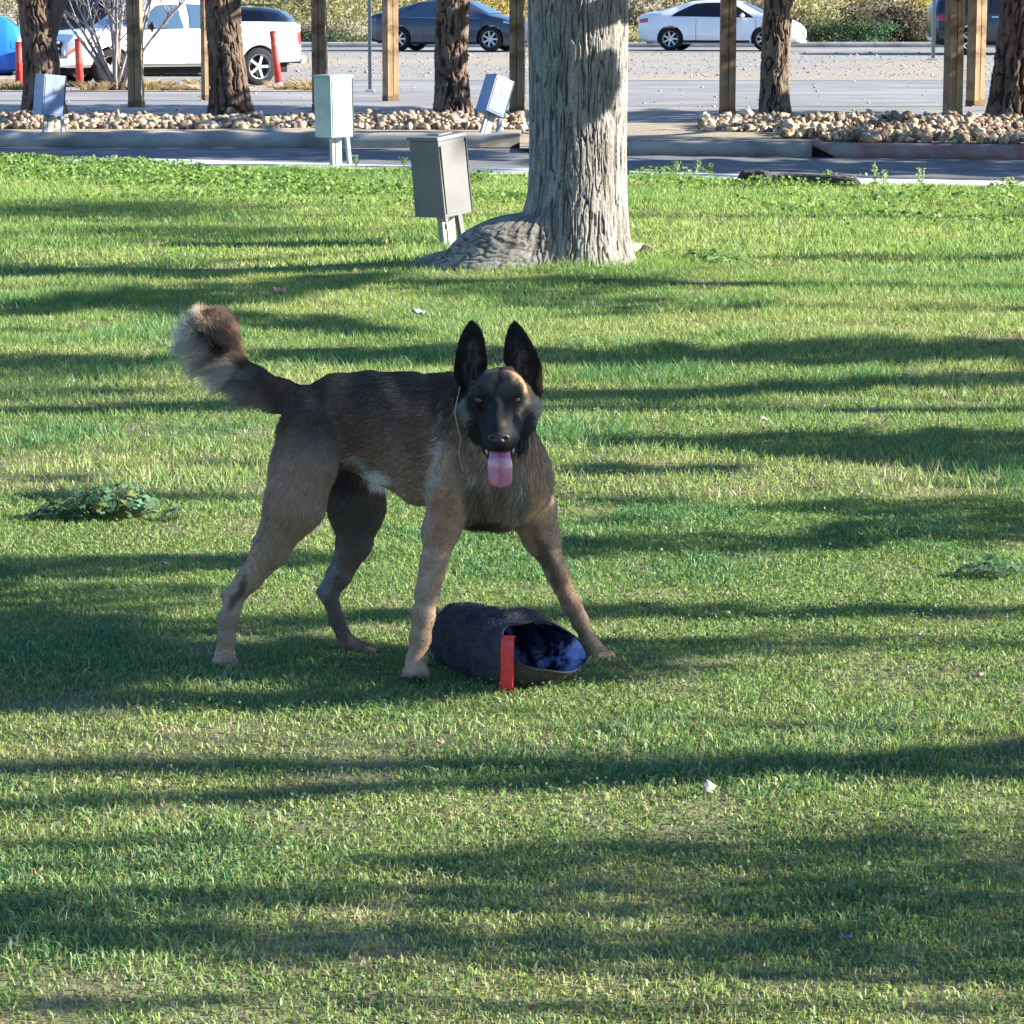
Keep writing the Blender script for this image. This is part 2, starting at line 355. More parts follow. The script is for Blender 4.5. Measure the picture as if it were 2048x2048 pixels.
# ---------------------------------------------------------------- shade thrown by the trees standing to the right
BANDS = [  # polyline in picture units, half width at each point, strength
 ([(0,510),(350,498),(700,475)], [5,6,4], .6), ([(130,525),(60,530)], [8,8], .6),
 ([(-200,600),(0,588),(150,570),(350,563),(550,545),(760,518)], [14,16,20,24,20,9], .95), ([(0,622),(140,625)],[6,4],.6),
 ([(250,590),(450,603),(620,615),(780,634)], [10,15,16,7], .9), ([(700,540),(960,560),(1300,580)], [8,20,10], .5), ([(960,540),(1250,548)], [10,8], .6),
 ([(-200,685),(0,680),(340,682)], [14,15,8], .95), ([(450,670),(860,674),(1040,676),(1300,672),(1600,668),(2100,660)], [12,17,19,20,24,20], 1),
 ([(1330,655),(1700,645)], [8,6], .6), ([(1000,600),(1440,580),(2000,585)], [5,7,5], .45), ([(1200,500),(1500,492),(1932,490)], [5,9,5], .6),
 ([(100,738),(310,738)], [5,6], .8), ([(45,770),(250,765),(475,765),(560,760)], [4,7,8,5], .9),
 ([(860,752),(1040,750),(1466,735),(1932,715),(2100,712)], [10,12,12,14,20], .95), ([(1031,770),(1300,760)], [8,6], .7), ([(1900,700),(2100,690)], [25,40], .9),
 ([(320,875),(520,876)], [6,7], .7), ([(0,843),(250,850)], [3,4], .4), ([(0,903),(190,908)], [9,6], .8), ([(0,938),(500,940)], [9,9], .9),
 ([(1056,833),(1316,835),(1600,845),(2100,850)], [6,12,35,48], .9), ([(1041,888),(1416,884)], [9,8], .85), ([(1041,938),(1300,945)], [9,8], .8),
 ([(1400,960),(1700,958),(2100,955)], [8,24,30], .75), ([(1000,1030),(1500,1022),(1700,1000),(2100,985)], [18,22,28,40], .85), ([(900,985),(1250,980)], [10,8], .5),
 ([(1500,925),(1932,905)], [5,8], .4),
 ([(-200,1075),(200,1068),(500,1060),(700,1048)], [26,24,18,8], .9), ([(-200,1125),(300,1125),(420,1120)], [28,26,14], .75),
 ([(-200,1190),(300,1190),(520,1170)], [35,34,16], .9), ([(500,1190),(640,1165),(900,1160),(1100,1150),(2100,1160)], [20,14,14,14,14], .85),
 ([(-200,1260),(400,1255),(900,1255),(1150,1240),(1300,1240)], [42,45,45,35,10], 1), ([(-200,1325),(400,1330),(700,1320),(1000,1292)], [26,25,18,12], 1),
 ([(1150,1215),(1450,1220),(1700,1215),(2000,1225)], [20,26,14,8], .7), ([(1100,1270),(1400,1262)], [16,8], .6), ([(1932,1190),(2100,1190)],[10,10],.7),
 ([(1300,1380),(1550,1370)], [7,6], .5), ([(1000,1385),(1200,1375)], [10,6], .3),
 ([(-200,1536),(0,1526),(350,1510),(700,1490),(1100,1480),(1500,1452),(1932,1412),(2100,1400)], [13,14,13,12,13,15,18,20], .95),
 ([(-200,1598),(150,1596),(500,1590)], [8,8,4], .8), ([(900,1598),(1400,1606),(1600,1590),(2100,1585)], [6,14,22,35], .68),
 ([(600,1625),(960,1640),(1300,1650),(2100,1640)], [6,30,40,50], .68), ([(-200,1640),(300,1630),(700,1640)], [10,8,6], .35),
 ([(-200,1710),(200,1700),(600,1690),(1000,1700),(2100,1700)], [30,28,25,30,50], .68), ([(-200,1765),(500,1770),(1000,1780),(2100,1775)], [30,32,34,48], .68),
 ([(300,1810),(1000,1820),(2100,1840)], [10,14,22], .5), ([(-200,1900),(500,1890),(1300,1905),(2100,1900)], [14,10,16,14], .35), ([(0,1990),(1000,1960),(2100,1970)], [10,8,18], .35),
 # the road, the beds and the lot behind
 ([(-300,281),(500,285),(985,290)], [12,12,12], 1), ([(985,303),(1190,306),(1932,314),(2100,318)], [7,12,13,13], 1), ([(1000,218),(1300,216),(1700,214)], [14,15,8], 1), ([(985,283),(1250,284),(1932,300),(2100,302)], [5,5,6,6], .8),
 ([(640,312),(800,314),(1000,318)], [4,5,5], .8), ([(1200,325),(1500,328),(1932,334)], [3,3,3], .6),
 ([(-300,198),(500,200),(985,212),(1400,218),(1850,224),(2300,230)], [11,11,12,9,6,6], 1),
 ([(-200,215),(300,212),(500,214),(980,222),(1250,230)], [6,8,9,10,8], .9),
 ([(330,232),(420,232),(470,238)], [7,14,9], .9), ([(650,236),(760,232),(800,240)], [8,11,8], .8), ([(880,235),(1000,235)], [16,17], 1),
 ([(1290,250),(1400,240),(1500,236),(1600,244)], [9,18,17,9], .85), ([(1720,245),(1780,235)], [6,8], .6), ([(1190,265),(1700,268),(2000,275)], [5,5,5], .3)]
BP = [(np.array(p, float), np.array(w_, float), s_) for p, w_, s_ in BANDS]
def shade_at(dx, dy):
    dx = np.asarray(dx, float); out = np.zeros_like(dx)
    wob = (fbm(dx / 60, dy / 18, 91, 3) - .5)
    for p, w_, s_ in BP:
        yc = np.interp(dx, p[:, 0], p[:, 1]); ww = np.interp(dx, p[:, 0], w_)
        inside = (dx > p[0, 0] - 20) & (dx < p[-1, 0] + 20)
        k = 1 - sm(.75, 1.1, np.abs(dy - yc + wob * ww * 1.3) / ww)
        e = sm(p[0, 0] - 20, p[0, 0] + 50, dx) * (1 - sm(p[-1, 0] - 50, p[-1, 0] + 20, dx))
        out = np.maximum(out, np.where(inside, k * e * s_, 0))
    return out
def uv_of(P): return P @ SU, P @ SV
def ground_of(u, v):
    # ground point (z=0) with given sun coordinates
    A = np.array([[SU[0], SU[1]], [SV[0], SV[1]]]); Ai = np.linalg.inv(A)
    return Ai[0, 0] * u + Ai[0, 1] * v, Ai[1, 0] * u + Ai[1, 1] * v
def boxes_uv(u, v, lst):
    k = np.zeros_like(u)
    for (u0, u1, v0, v1, s_) in lst: k = np.maximum(k, s_ * ((u > u0) & (u < u1) & (v > v0) & (v < v1)))
    return k
def shade_density(u, v):
    x, y = ground_of(u, v)
    dx, dy = proj(np.stack([x, y, 0 * x], -1))
    inframe = (np.abs(x) < .1707 * y + .35)
    d = np.where(inframe, shade_at(dx, dy), (sm(.50, .56, fbm(x * .12, y * 1.1, 55, 3)) * .8))
    # what shades the dog (it stands in the shade of a low bough) and the big trunk
    u0, v0 = 0, 0
    dog = EXTRA(u, v)
    return np.maximum(d * (1 - CLEAR(u, v)), dog) * (1 - GAPS(u, v))
def seg_uv(u, v, pts, rad):
    """coverage of a polyline of 3-D points seen from the sun"""
    out = np.zeros_like(u)
    Q = [uv_of(np.array(p, float)) for p in pts]
    for i in range(len(Q) - 1):
        a, b_ = np.array(Q[i]), np.array(Q[i + 1]); ab = b_ - a; L = (ab ** 2).sum()
        t = np.clip(((u - a[0]) * ab[0] + (v - a[1]) * ab[1]) / L, 0, 1)
        r = rad[i] + (rad[i + 1] - rad[i]) * t
        dd = np.hypot(u - a[0] - ab[0] * t, v - a[1] - ab[1] * t)
        out = np.maximum(out, 1 - sm(.85, 1.1, dd / r))
    return out
YD = 6.19
def dp(dx, dy, d=0.0): return tuple(at(dx, dy, YD + d))
def EXTRA(u, v):
    k = seg_uv(u, v, [dp(470, 715, .28), dp(600, 790, .24), dp(800, 810, .16), dp(900, 800, .08)], [.06, .15, .19, .16])
    k = np.maximum(k, seg_uv(u, v, [dp(930, 700, -.04), dp(940, 900, .05)], [.09, .17]))
    k = np.maximum(k, seg_uv(u, v, [dp(590, 900, .15), dp(440, 1120, .16), dp(430, 1240, .16)], [.14, .08, .08]))
    k = np.maximum(k, seg_uv(u, v, [dp(670, 930, .3), dp(620, 1120, .3), dp(670, 1240, .3)], [.12, .07, .07]))
    k = np.maximum(k, seg_uv(u, v, [dp(860, 900, .05), dp(815, 1060, .02), dp(790, 1290, .0)], [.14, .06, .06]))
    k = np.maximum(k, seg_uv(u, v, [dp(980, 950, .15), dp(1060, 1090, .22)], [.10, .05]))
    k = np.maximum(k, .9 * seg_uv(u, v, [dp(880, 1190, .15), dp(1020, 1240, .05)], [.10, .12]))
    # gaps that let the sun reach the brow, the tail top and the wrists
    # big trunk: shade on its upper part, light on the lower right
    t_ = [(.585, 15.75, 1.10), (.465, 15.75, .98), (.345, 15.7, .88)]
    k = np.maximum(k, seg_uv(u, v, t_, [.12, .13, .10]))
    k = np.maximum(k, .7 * seg_uv(u, v, [(.585, 16.1, 1.34), (.265, 15.8, 1.30)], [.05, .06]))
    return k
def GAPS(u, v):
    k = seg_uv(u, v, [dp(985, 700, -.08), dp(1018, 770, -.06)], [.030, .026])
    k = np.maximum(k, seg_uv(u, v, [dp(822, 1165, .0), dp(815, 1235, -.01)], [.020, .014]))
    k = np.maximum(k, .9 * seg_uv(u, v, [dp(375, 680, .27), dp(350, 620, .27), dp(380, 585, .27), dp(435, 600, .27)], [.04, .06, .06, .05]))
    k = np.maximum(k, .8 * seg_uv(u, v, [dp(1090, 1130, .22), dp(1110, 1200, .23)], [.02, .02]))
    return k
def CLEAR(u, v):
    # keep the sun on the lower right of the trunk and on the boxes
    k = seg_uv(u, v, [(.615, 15.85, .03), (.615, 15.85, .80)], [.20, .16])
    k = np.maximum(k, seg_uv(u, v, [(-.30, 15.75, .12), (-.02, 15.7, .2)], [.12, .12]))
    k = np.maximum(k, seg_uv(u, v, [tuple(at(865, 300, 17.7)), tuple(at(880, 430, 17.7))], [.16, .16]))
    k = np.maximum(k, seg_uv(u, v, [tuple(at(635, 180, 27)), tuple(at(650, 300, 27))], [.25, .25]))
    return k
def shade_leaves(u0, u1, vlo, vhi, n, size, h0, h1):
    """leaf positions on low boughs: each throws its shadow on the sun coordinates (u, v)"""
    u = u0 + (u1 - u0) * rng.random(n); v = vlo(u) + (vhi(u) - vlo(u)) * rng.random(n) - math.sin(SUN_EL) * math.sin(SUN_AZ) * u
    dn = shade_density(u, v); dn = dn * (.80 + .35 * np.clip(fbm(u * 5, v * 14, 19, 3) * 2 - .5, 0, 1)); k = -np.log(1 - np.clip(dn, 0, 1) * .975) / 3.6 > rng.random(n)
    u, v = u[k], v[k]; n = len(u)
    gx, gy = ground_of(u, v)
    cl = fbm(u * 1.4, v * 3, 63, 2); h = h0 + (h1 - h0) * np.clip((cl - .25) * 1.6 + .25 * (rng.random(n) - .5), 0, 1)
    t = h / S[2]
    return np.stack([gx + S[0] * t, gy + S[1] * t, h], -1)
def tree_wood(base, H, r0, targets, name='trunk', lean=(0, 0), lk=1.0):
    """MB with a tapered trunk and limbs that end at the targets"""
    w1 = MB(); b = Vector(base); top = b + Vector((lean[0], lean[1], H))
    pts = [b.lerp(top, k / 6) + Vector((math.sin(k * 2.1) * .05 * min(k, 1), math.cos(k * 1.7) * .05 * min(k, 1), 0)) for k in range(7)]
    w1.tube([b - Vector((0, 0, .2))] + pts, [r0 * 1.3] + [r0 * (1.15 - .75 * k / 6) for k in range(7)], 14)
    lm = []
    for q in targets:
        q = Vector(q); k = random.uniform(.45, .95); st = b.lerp(top, k)
        mid = st.lerp(q, .5) + Vector((0, 0, .25 * (q - st).length * random.uniform(.2, .6)))
        l = MB(); r = r0 * (1.1 - .75 * k) * .55 * lk
        l.tube([st, st.lerp(mid, .5) + Vector((0, 0, .1)), mid, mid.lerp(q, .55), q], [r, r * .8, r * .55, r * .35, r * .12], 7)
        for j in range(3):
            e = q + Vector((random.uniform(-.7, .7), random.uniform(-.7, .7), random.uniform(-.3, .4)))
            l.tube([mid.lerp(q, random.uniform(.2, .9)), e], [r * .25, r * .08], 5)
        lm.append(l)
    return w1, lm
m_bark2 = noisemat('dark_bark', (.055, .040, .028), (.14, .105, .075), 9, .95, bs=1, bd=.03, bscale=14, stretch=(1, 1, .25))
nl0 = shade_leaves(3.2, 9.0, lambda u: -.39 * (.19 * u + .9) - .1, lambda u: .39 * (.19 * u + .9) + .1 + 0 * u, 110000, .05, 1.7, 3.0)
nl1 = shade_leaves(9.0, 23.0, lambda u: -.39 * (.19 * u + .9) - .1, lambda u: .39 * (.19 * u + .9) + .1 + 0 * u, 190000, .07, 1.75, 3.4)
dogl = shade_leaves(5.9, 6.9, lambda u: 0 * u + .35, lambda u: 0 * u + 1.15, 14000, .05, 1.9, 2.6)
trl = shade_leaves(15.2, 16.4, lambda u: 0 * u + .6, lambda u: 0 * u + 1.4, 14000, .07, 1.8, 2.8)
far_leaves = shade_leaves(23.0, 47.0, lambda u: -.39 * (.175 * u + .6), lambda u: .39 * (.175 * u + .6), 130000, .13, 2.0, 4.2)
near_leaves = np.concatenate([nl0, dogl, nl1, trl]); near_size = np.concatenate([np.full(len(nl0) + len(dogl), .062), np.full(len(nl1) + len(trl), .09)])
shade_trees = [((10.9, 5.12, 0), 'leafy park tree beside the lawn right of the standing dog, nearest to the viewer'),
               ((11.6, 10.2, 0), 'leafy park tree beside the lawn, second nearest of the row right of the dog'),
               ((10.6, 14.9, 0), 'leafy park tree beside the lawn level with the big grey trunk'),
               ((11.8, 20.2, 0), 'leafy park tree beside the lawn just short of the road kerb')]
bx = np.array([t_[0] for t_ in shade_trees])
own = np.argmin(np.abs(near_leaves[:, 1][:, None] - 1.2 - bx[None, :, 1]), 1)
for i, (b_, lab) in enumerate(shade_trees):
    L = near_leaves[own == i]
    root = tag(empty('park_tree', b_), lab, 'tree', 'park trees beside the lawn')
    tg = L[rng.choice(len(L), 6)] if len(L) > 9 else []
    w1, lm = tree_wood((0, 0, 0), 6.9, .11, [Vector(q) - Vector(b_) for q in tg], lk=.4)
    U = np.array([0, 0, 7.4]) + np.array(b_) + (rng.random((14, 3)) - .5)[rng.integers(0, 14, 7000)] * np.array([4.2, 4.2, 1.6]) + rng.normal(size=(7000, 3)) * np.array([.45, .45, .22])
    w1.build('trunk', m_bark2, root, True)
    for l in lm: l.build('limb', m_bark2, root, True)
    cl = vary((.07, .11, .03), len(L) + len(U), .35, (.12, .14, .03))
    link('crown', leafmesh('crown', np.concatenate([L, U]) - np.array(b_), np.concatenate([near_size[own == i], np.full(len(U), .14)]), cl), M_leaf, root)
# ---------------------------------------------------------------- the big grey tree
def cell(x, y, s=0):
    """distance to nearest / second nearest jittered cell point"""
    xi = np.floor(x).astype(np.int64); yi = np.floor(y).astype(np.int64)
    d1 = np.full(x.shape, 9.); d2 = np.full(x.shape, 9.); idv = np.zeros(x.shape)
    for i in (-1, 0, 1):
        for j in (-1, 0, 1):
            cx = xi + i; cy = yi + j
            px = cx + .15 + .7 * hsh(cx, cy, s); py = cy + .15 + .7 * hsh(cx, cy, s + 5)
            d = np.hypot(x - px, y - py); lt = d < d1
            d2 = np.where(lt, d1, np.minimum(d2, d)); idv = np.where(lt, hsh(cx, cy, s + 9), idv); d1 = np.where(lt, d, d1)
    return d1, d2, idv
def bark_relief(s_, z, fx, fz, seed=0):
    """furrowed bark: interlacing vertical ridges. s_ = arc length, z = height. returns height 0..1 and a plate tone"""
    wx = s_ * fx + 2.2 * (fbm(s_ * fx * .22, z * fz * .8, seed + 1, 3) - .5)
    wz = z * fz + .8 * fbm(s_ * fx * .3, z * fz, seed + 2, 2)
    n1 = vn(wx * .5, wz * .38, seed + 4) * .72 + vn(wx * 1.05 + 7, wz * .8, seed + 5) * .28
    n2 = vn(wx * 1.7 + 3, wz * 1.3 + 9, seed + 6)
    r1 = sm(.0, .085, np.abs((n1 * 3.2) % 1 - .5) * .5); r2 = sm(.0, .16, np.abs(n2 - .5))
    fine = fbm(wx * 3.2, wz * 2.2, seed + 8, 3)
    crack = sm(.30, .36, vn(wx * .8, wz * 2.6, seed + 12))
    return (r1 * .62 + r2 * .22 * r1 + .26 * fine) * (.72 + .28 * crack), vn(wx * .6, wz * .5, seed + 15)
bt = Vector((.345, 16.05, 0))
def trunk_r(th, z):
    r = .262 + .012 * np.exp(-z / .5) + .022 * np.exp(-np.clip(z, 0, 9) / .30) + .05 * np.exp(-z / .07) * (1 + .5 * np.sin(th * 5))
    r = r + .006 * np.sin(th * 3 + z * 2) + .008 * np.sin(th * 2 - z * 3)
    # swollen root on the left front: theta 0 = +X, camera is at -pi/2
    def lobe(t0, wd): return np.exp(-((np.angle(np.exp(1j * (th - t0)))) / wd) ** 2)
    f = np.clip(1 - np.clip(z, 0, None) / .285, 0, 1)
    g = np.sqrt(np.clip(1 - (np.clip(z, 0, None) / .325) ** 2, 0, 1)) ** .8
    r = r + lobe(math.pi * 1.13, .42) * .40 * g + lobe(math.pi * 1.05, .34) * .24 * f ** 1.15
    r = r + lobe(math.pi * 1.03, .16) * .10 * np.clip(1 - z / .075, 0, 1) ** .7
    r = r + lobe(math.pi * 1.12, .6) * .05 * np.exp(-(np.clip(z - .24, 0, None) / .13) ** 2) * sm(.12, .26, z)
    r = r + lobe(-.25, .25) * .07 * np.exp(-z / .10)
    return r
nth, nz = 520, 420
th = np.linspace(0, 2 * np.pi, nth, endpoint=False); zz = np.concatenate([np.linspace(-.08, 1.75, nz), np.linspace(1.8, 4.4, 60)])
TH, ZZ = np.meshgrid(th, zz)
r0 = trunk_r(TH, ZZ)
h, idv = bark_relief(TH * .29, ZZ, 74, 7.5, 3)
bz = np.exp(-((np.angle(np.exp(1j * (TH - math.pi * 1.10)))) / .6) ** 2) * (1 - sm(.20, .34, ZZ))
_q = cell(TH * 8.5 + 3.2 * fbm(TH * 6, ZZ * 14, 7, 3), (ZZ - r0 * .45) * 24 + 3.5 * fbm(TH * 7, ZZ * 12, 9, 3), 13); h2 = sm(.02, .22, _q[1] - _q[0]) * .8 + .3 * fbm(TH * 40, ZZ * 60, 15, 3); id2 = _q[2]
h = h * (1 - bz) + h2 * bz; idv = idv * (1 - bz) + id2 * bz
amp = .0130 * np.where(ZZ < 1.75, 1, .9)
r = r0 + amp * (h - .75)
P = np.stack([bt.x + r * np.cos(TH) * (1 - .02 * ZZ), bt.y + r * np.sin(TH), ZZ], -1)
ridge = sm(.25, .95, h)[..., None]
c = np.array([.095, .082, .071]) * (1 - ridge) + np.array([.272, .252, .228]) * ridge
c = c * (.74 + .52 * idv[..., None]) * (.85 + .3 * fbm(TH * 3, ZZ * 4, 31, 3)[..., None])
m_bark = attrmat('grey_bark', .92, 0, .15, 60, .16, .5, .006)
root = tag(empty('big_tree', bt), 'big old tree with thick furrowed grey trunk and swollen root behind the dog', 'tree')
o = link('trunk', gridmesh('trunk', P - np.array(bt), c, wrap=True), m_bark, root, True)
# exposed surface roots
def root_piece(pts, rad, col, seed):
    pts = [np.array(gnd(*p[:2])) + np.array((0, 0, p[2])) for p in pts]
    n, m = 40, 24; T = np.linspace(0, len(pts) - 1, n); PP = np.array([[np.interp(t, range(len(pts)), [q[k] for q in pts]) for k in range(3)] for t in T])
    RR = np.interp(T, range(len(pts)), rad); a = np.linspace(0, 2 * np.pi, m, endpoint=False)
    g = np.empty((n, m, 3))
    for i in range(n):
        q = 1 + .25 * (fbm(a * 2 + seed, np.full(m, i * .22), seed, 3) - .5) * 2
        g[i, :, 0] = PP[i, 0] + .25 * RR[i] * np.cos(a) * q; g[i, :, 1] = PP[i, 1] + RR[i] * np.cos(a) * q * 1.2; g[i, :, 2] = PP[i, 2] + RR[i] * np.sin(a) * q * .85
    cc = np.array(col)[None, None] * (.7 + .6 * fbm(a[None, :] * 3, np.arange(n)[:, None] * .3, seed + 2, 3)[..., None])
    return link('root', gridmesh('root', g - np.array(bt), cc, wrap=True), m_bark, root, True)
root_piece([(870, 505, .04), (820, 512, .04), (785, 516, .03), (758, 522, -.02)], [.085, .07, .06, .03], (.46, .39, .32), 4)
root_piece([(890, 520, .02), (835, 524, .02), (800, 526, -.01)], [.05, .04, .02], (.36, .31, .26), 14)
root_piece([(1180, 485, .03), (1215, 482, .035), (1240, 488, .02), (1255, 492, -.02)], [.06, .045, .03, .02], (.36, .30, .23), 24)
root_piece([(1235, 492, .01), (1262, 492, .02), (1292, 499, -.01)], [.02, .028, .015], (.45, .38, .29), 34)
root_piece([(960, 522, -.01), (1010, 522, .012), (1060, 520, -.02)], [.02, .03, .02], (.33, .27, .21), 44)
# limbs and crown above the frame
lt = [(3.4, 1.2, 6.6), (-3.2, .9, 6.8), (.8, -3.4, 6.4), (.2, 3.4, 7.0), (-2.4, -2.4, 8.0), (1.8, -1.4, 8.6)]
for q in lt:
    l = MB(); st = Vector((0, 0, 3.9)); q = Vector(q); l.tube([st, st.lerp(q, .35) + Vector((0, 0, .3)), st.lerp(q, .7) + Vector((0, 0, .2)), q], [.17, .12, .07, .02], 10)
    l.build('limb', m_bark2, root, True)
n = 42000; ctr = np.stack([(rng.random(60) - .5) * 9, (rng.random(60) - .5) * 9, 4.2 + 5 * rng.random(60)], -1); Pq = ctr[rng.integers(0, 60, n)] + rng.normal(size=(n, 3)) * np.array([.6, .6, .4])
link('crown', leafmesh('crown', Pq, .16, vary((.07, .11, .03), n, .35)), M_leaf, root)

# ---------------------------------------------------------------- dark trunks in the beds
m_pine = attrmat('pine_bark', .95, 0, .1, 40, .2, .5, .01)
def pine(dx, dyb, Y, rad, label, lean=0.0, seed=0, light=0.0, fork=False, tgt=None, leaves=None):
    b = at(dx, dyb, Y); b.z = .10
    root = tag(empty('park_pine', b), label, 'tree', 'dark trunked trees in the rocky beds')
    th = np.linspace(0, 2 * np.pi, 160, endpoint=False); z = np.concatenate([np.linspace(-.1, 2.0, 150), np.linspace(2.1, 5.2, 20)])
    TH, ZZ = np.meshgrid(th, z)
    h, idv = bark_relief(TH * rad, ZZ, 22, 7, seed)
    r = rad * (1 + .30 * np.exp(-np.clip(ZZ, 0, 9) / .16) * (1 + .3 * np.sin(TH * 4 + seed)) - .05 * ZZ + .03 * np.sin(TH * 2 + ZZ * 3 + seed)) + .05 * (h - .7)
    P = np.stack([r * np.cos(TH) + lean * ZZ + .03 * np.sin(ZZ * 2 + seed), r * np.sin(TH), ZZ], -1)
    k = sm(.3, .95, h)[..., None]
    c = np.array([.045, .032, .024]) * (1 - k) + (np.array([.135, .095, .070]) + light * np.array([.10, .085, .065])) * k
    c = c * (.7 + .6 * idv[..., None])
    link('trunk', gridmesh('trunk', P, c, wrap=True), m_pine, root, True)
    if fork:
        f = MB(); f.tube([(.02, 0, .75), (.16, 0, 1.15), (.34, 0, 1.7), (.6, .1, 3.0)], [.13, .12, .11, .07], 12); f.build('limb', m_bark2, root, True)
        f = MB(); f.tube([(-.05, -.03, .9), (-.02, -.02, 1.3), (-.15, 0, 2.2)], [.15, .13, .1], 12); f.build('limb', m_bark2, root, True)
    if leaves is not None and len(leaves):
        tg = leaves[rng.choice(len(leaves), 6)]
        _, lm = tree_wood((0, 0, 0), 4.6, rad, [Vector(q) - b for q in tg])
        for l in lm: l.build('limb', m_bark2, root, True)
        link('crown', leafmesh('crown', leaves - np.array(b), .17, vary((.045, .075, .03), len(leaves), .35), aspect=.5), M_leaf, root)
    return root
PN = [(78, 214, 37.6, .22, 'dark forked trunk leftmost in the rocky bed, in front of the white truck', -.02, 1, .1, True),
      (432, 214, 37.6, .225, 'dark thick trunk between the wooden posts left of the green box', -.02, 2, 0, False),
      (855, 222, 36.2, .20, 'dark trunk beside the tilted blue grey meter box', .012, 3, .25, False),
      (1466, 226, 35.6, .165, 'brown trunk in the rocks in front of the white sedan', -.012, 4, .45, False),
      (1908, 236, 34.4, .25, 'thick brown trunk at the right edge of the picture among pale rocks', .05, 5, .15, False)]
bases = [np.array(at(p[0], p[1], p[2])) for p in PN]
extra = [np.array((x_, 33.5 + .0 * x_, 0)) for x_ in (10.5, 14.5, 18.5)]
allb = np.array([q[:2] for q in bases + extra])
own = np.argmin(((far_leaves[:, None, :2] - allb[None]) ** 2).sum(2) + 0, 1)
for i, p in enumerate(PN):
    pine(p[0], p[1], p[2], p[3], p[4], p[5], p[6], p[7], p[8], leaves=far_leaves[own == i])
for i, q in enumerate(extra):
    dx, dy = proj(q)
    pine(float(dx), float(dy), float(q[1]), .2, ['dark trunked tree standing in the bed just beyond the right edge', 'second dark trunked tree beyond the right edge', 'farthest dark trunked tree beyond the right edge'][i], 0, 8 + i, .2, leaves=far_leaves[own == 5 + i])
# ---------------------------------------------------------------- wooden posts
m_wood = noisemat('weathered_timber', (.24, .15, .075), (.38, .25, .13), 3, .8, bs=.6, bd=.008, bscale=14, stretch=(6, 6, .4), c3=(.15, .085, .04), s3=3.0)
m_endg = noisemat('dark_timber', (.12, .07, .035), (.20, .12, .06), 8, .9)
def post(dx, dy, Y, wd, label, H=2.7, rz=.0):
    b = at(dx, dy, Y); b.z = float(terrain(Y)) - .03
    rt = tag(empty('wooden_post', b, rz), label, 'post', 'square timber posts behind the rocky beds')
    m = MB(); w_ = wd / 2
    m.box((-w_ / 2 - .0015, 0, H / 2), (w_ - .003, wd, H)); m.build('plank', m_wood, rt, bevel=.006)
    m = MB(); m.box((w_ / 2 + .0015, 0, H / 2 + .002), (w_ - .003, wd * .985, H)); m.build('plank', m_wood, rt, bevel=.006)
    m = MB(); m.box((0, 0, .03), (wd * 1.04, wd * 1.04, .12)); m.build('footing', m_endg, rt, bevel=.005)
post(257, 190, 45.0, .205, 'thick timber post in front of the door of the white truck', rz=-.1)
post(391, 174, 49.5, .15, 'timber post just left of the dark trunk beside the white truck', rz=.5)
post(604, 192, 43.4, .20, 'timber post rising behind the pale green box', rz=-.1)
post(737, 176, 49.0, .20, 'pale sunlit timber post in front of the dark blue car', rz=.5)
post(976, 206, 41.5, .20, 'timber post partly hidden behind the big grey trunk', rz=-.1)
post(1372, 209, 40.9, .20, 'timber post in front of the front door of the white sedan', rz=.05)
post(1797, 216, 39.4, .20, 'timber post left of the paler post near the right edge', rz=.25)
post(1840, 188, 45.5, .205, 'pale sunlit timber post near the right edge beside the dark vehicle', rz=.55)
# ---------------------------------------------------------------- rocks in the beds
m_rock = attrmat('pale_rock', .9, 0, .2, 14, .22, .6, .01)
def rock_mesh(seed, sub=2):
    bm = bmesh.new(); bmesh.ops.create_icosphere(bm, subdivisions=sub, radius=1)
    r_ = np.random.default_rng(seed); pl = r_.normal(size=(9, 3)); pl /= np.linalg.norm(pl, axis=1)[:, None]; dd = .34 + .40 * r_.random(9)
    for v in bm.verts:
        p = np.array(v.co)
        for k in range(9):
            t = p @ pl[k]
            if t > dd[k]: p = p - pl[k] * (t - dd[k])
        v.co = p * (1 + .02 * r_.normal()) * 1.4
    me = bpy.data.meshes.new('rock'); bm.to_mesh(me); bm.free(); return me
RC = [(.48, .38, .24), (.36, .26, .17), (.55, .47, .35), (.26, .19, .13), (.44, .30, .21), (.17, .125, .09)]
rocks = []
for i in range(18):
    me = rock_mesh(100 + i, 1); c = np.array(RC[i % 6]); nv = len(me.vertices)
    a = me.attributes.new('col', 'FLOAT_COLOR', 'POINT'); cc = np.ones((nv, 4), np.float32); cc[:, :3] = c * (.85 + .3 * rng.random((nv, 1))); a.data.foreach_set('color', cc.ravel())
    me.materials.append(m_rock); rocks.append(me)
pos = []
def scatter(n, dx0, dx1, f0, f1, hh, grp):
    for _ in range(n):
        dx = random.uniform(dx0, dx1); t = random.random() ** 1.1
        base = gnd(dx, 240); y0, y1 = f0(base.x), f1(base.x); y = y0 + (y1 - y0) * t; x = (dx * DK - 512) * y / FPX
        e = min(1, 3.2 * min(t + .02, 1.1 - t)); s_ = random.choice([.018, .023, .028, .033, .038, .046, .058]) * random.uniform(.85, 1.15)
        z = .13 + hh * .75 * e * fbm(x * 1.1, y * .9, 12, 2) * random.random() ** .6 + s_ * .35
        pos.append((y, x, z, s_, grp))
def skip(dx): return False
scatter(1100, -60, 245, lambda x: 32.0 + 0 * x, lambda x: 34.4 + 0 * x, .16, 0)
scatter(900, 245, 460, lambda x: 32.0 + 0 * x, lambda x: 34.3 + 0 * x, .14, 1)
scatter(920, 440, 700, lambda x: 32.1 + 0 * x, lambda x: 34.3 + 0 * x, .18, 2)
scatter(1000, 690, 985, lambda x: 31.9 + 0 * x, lambda x: 34.2 + 0 * x, .18, 3)
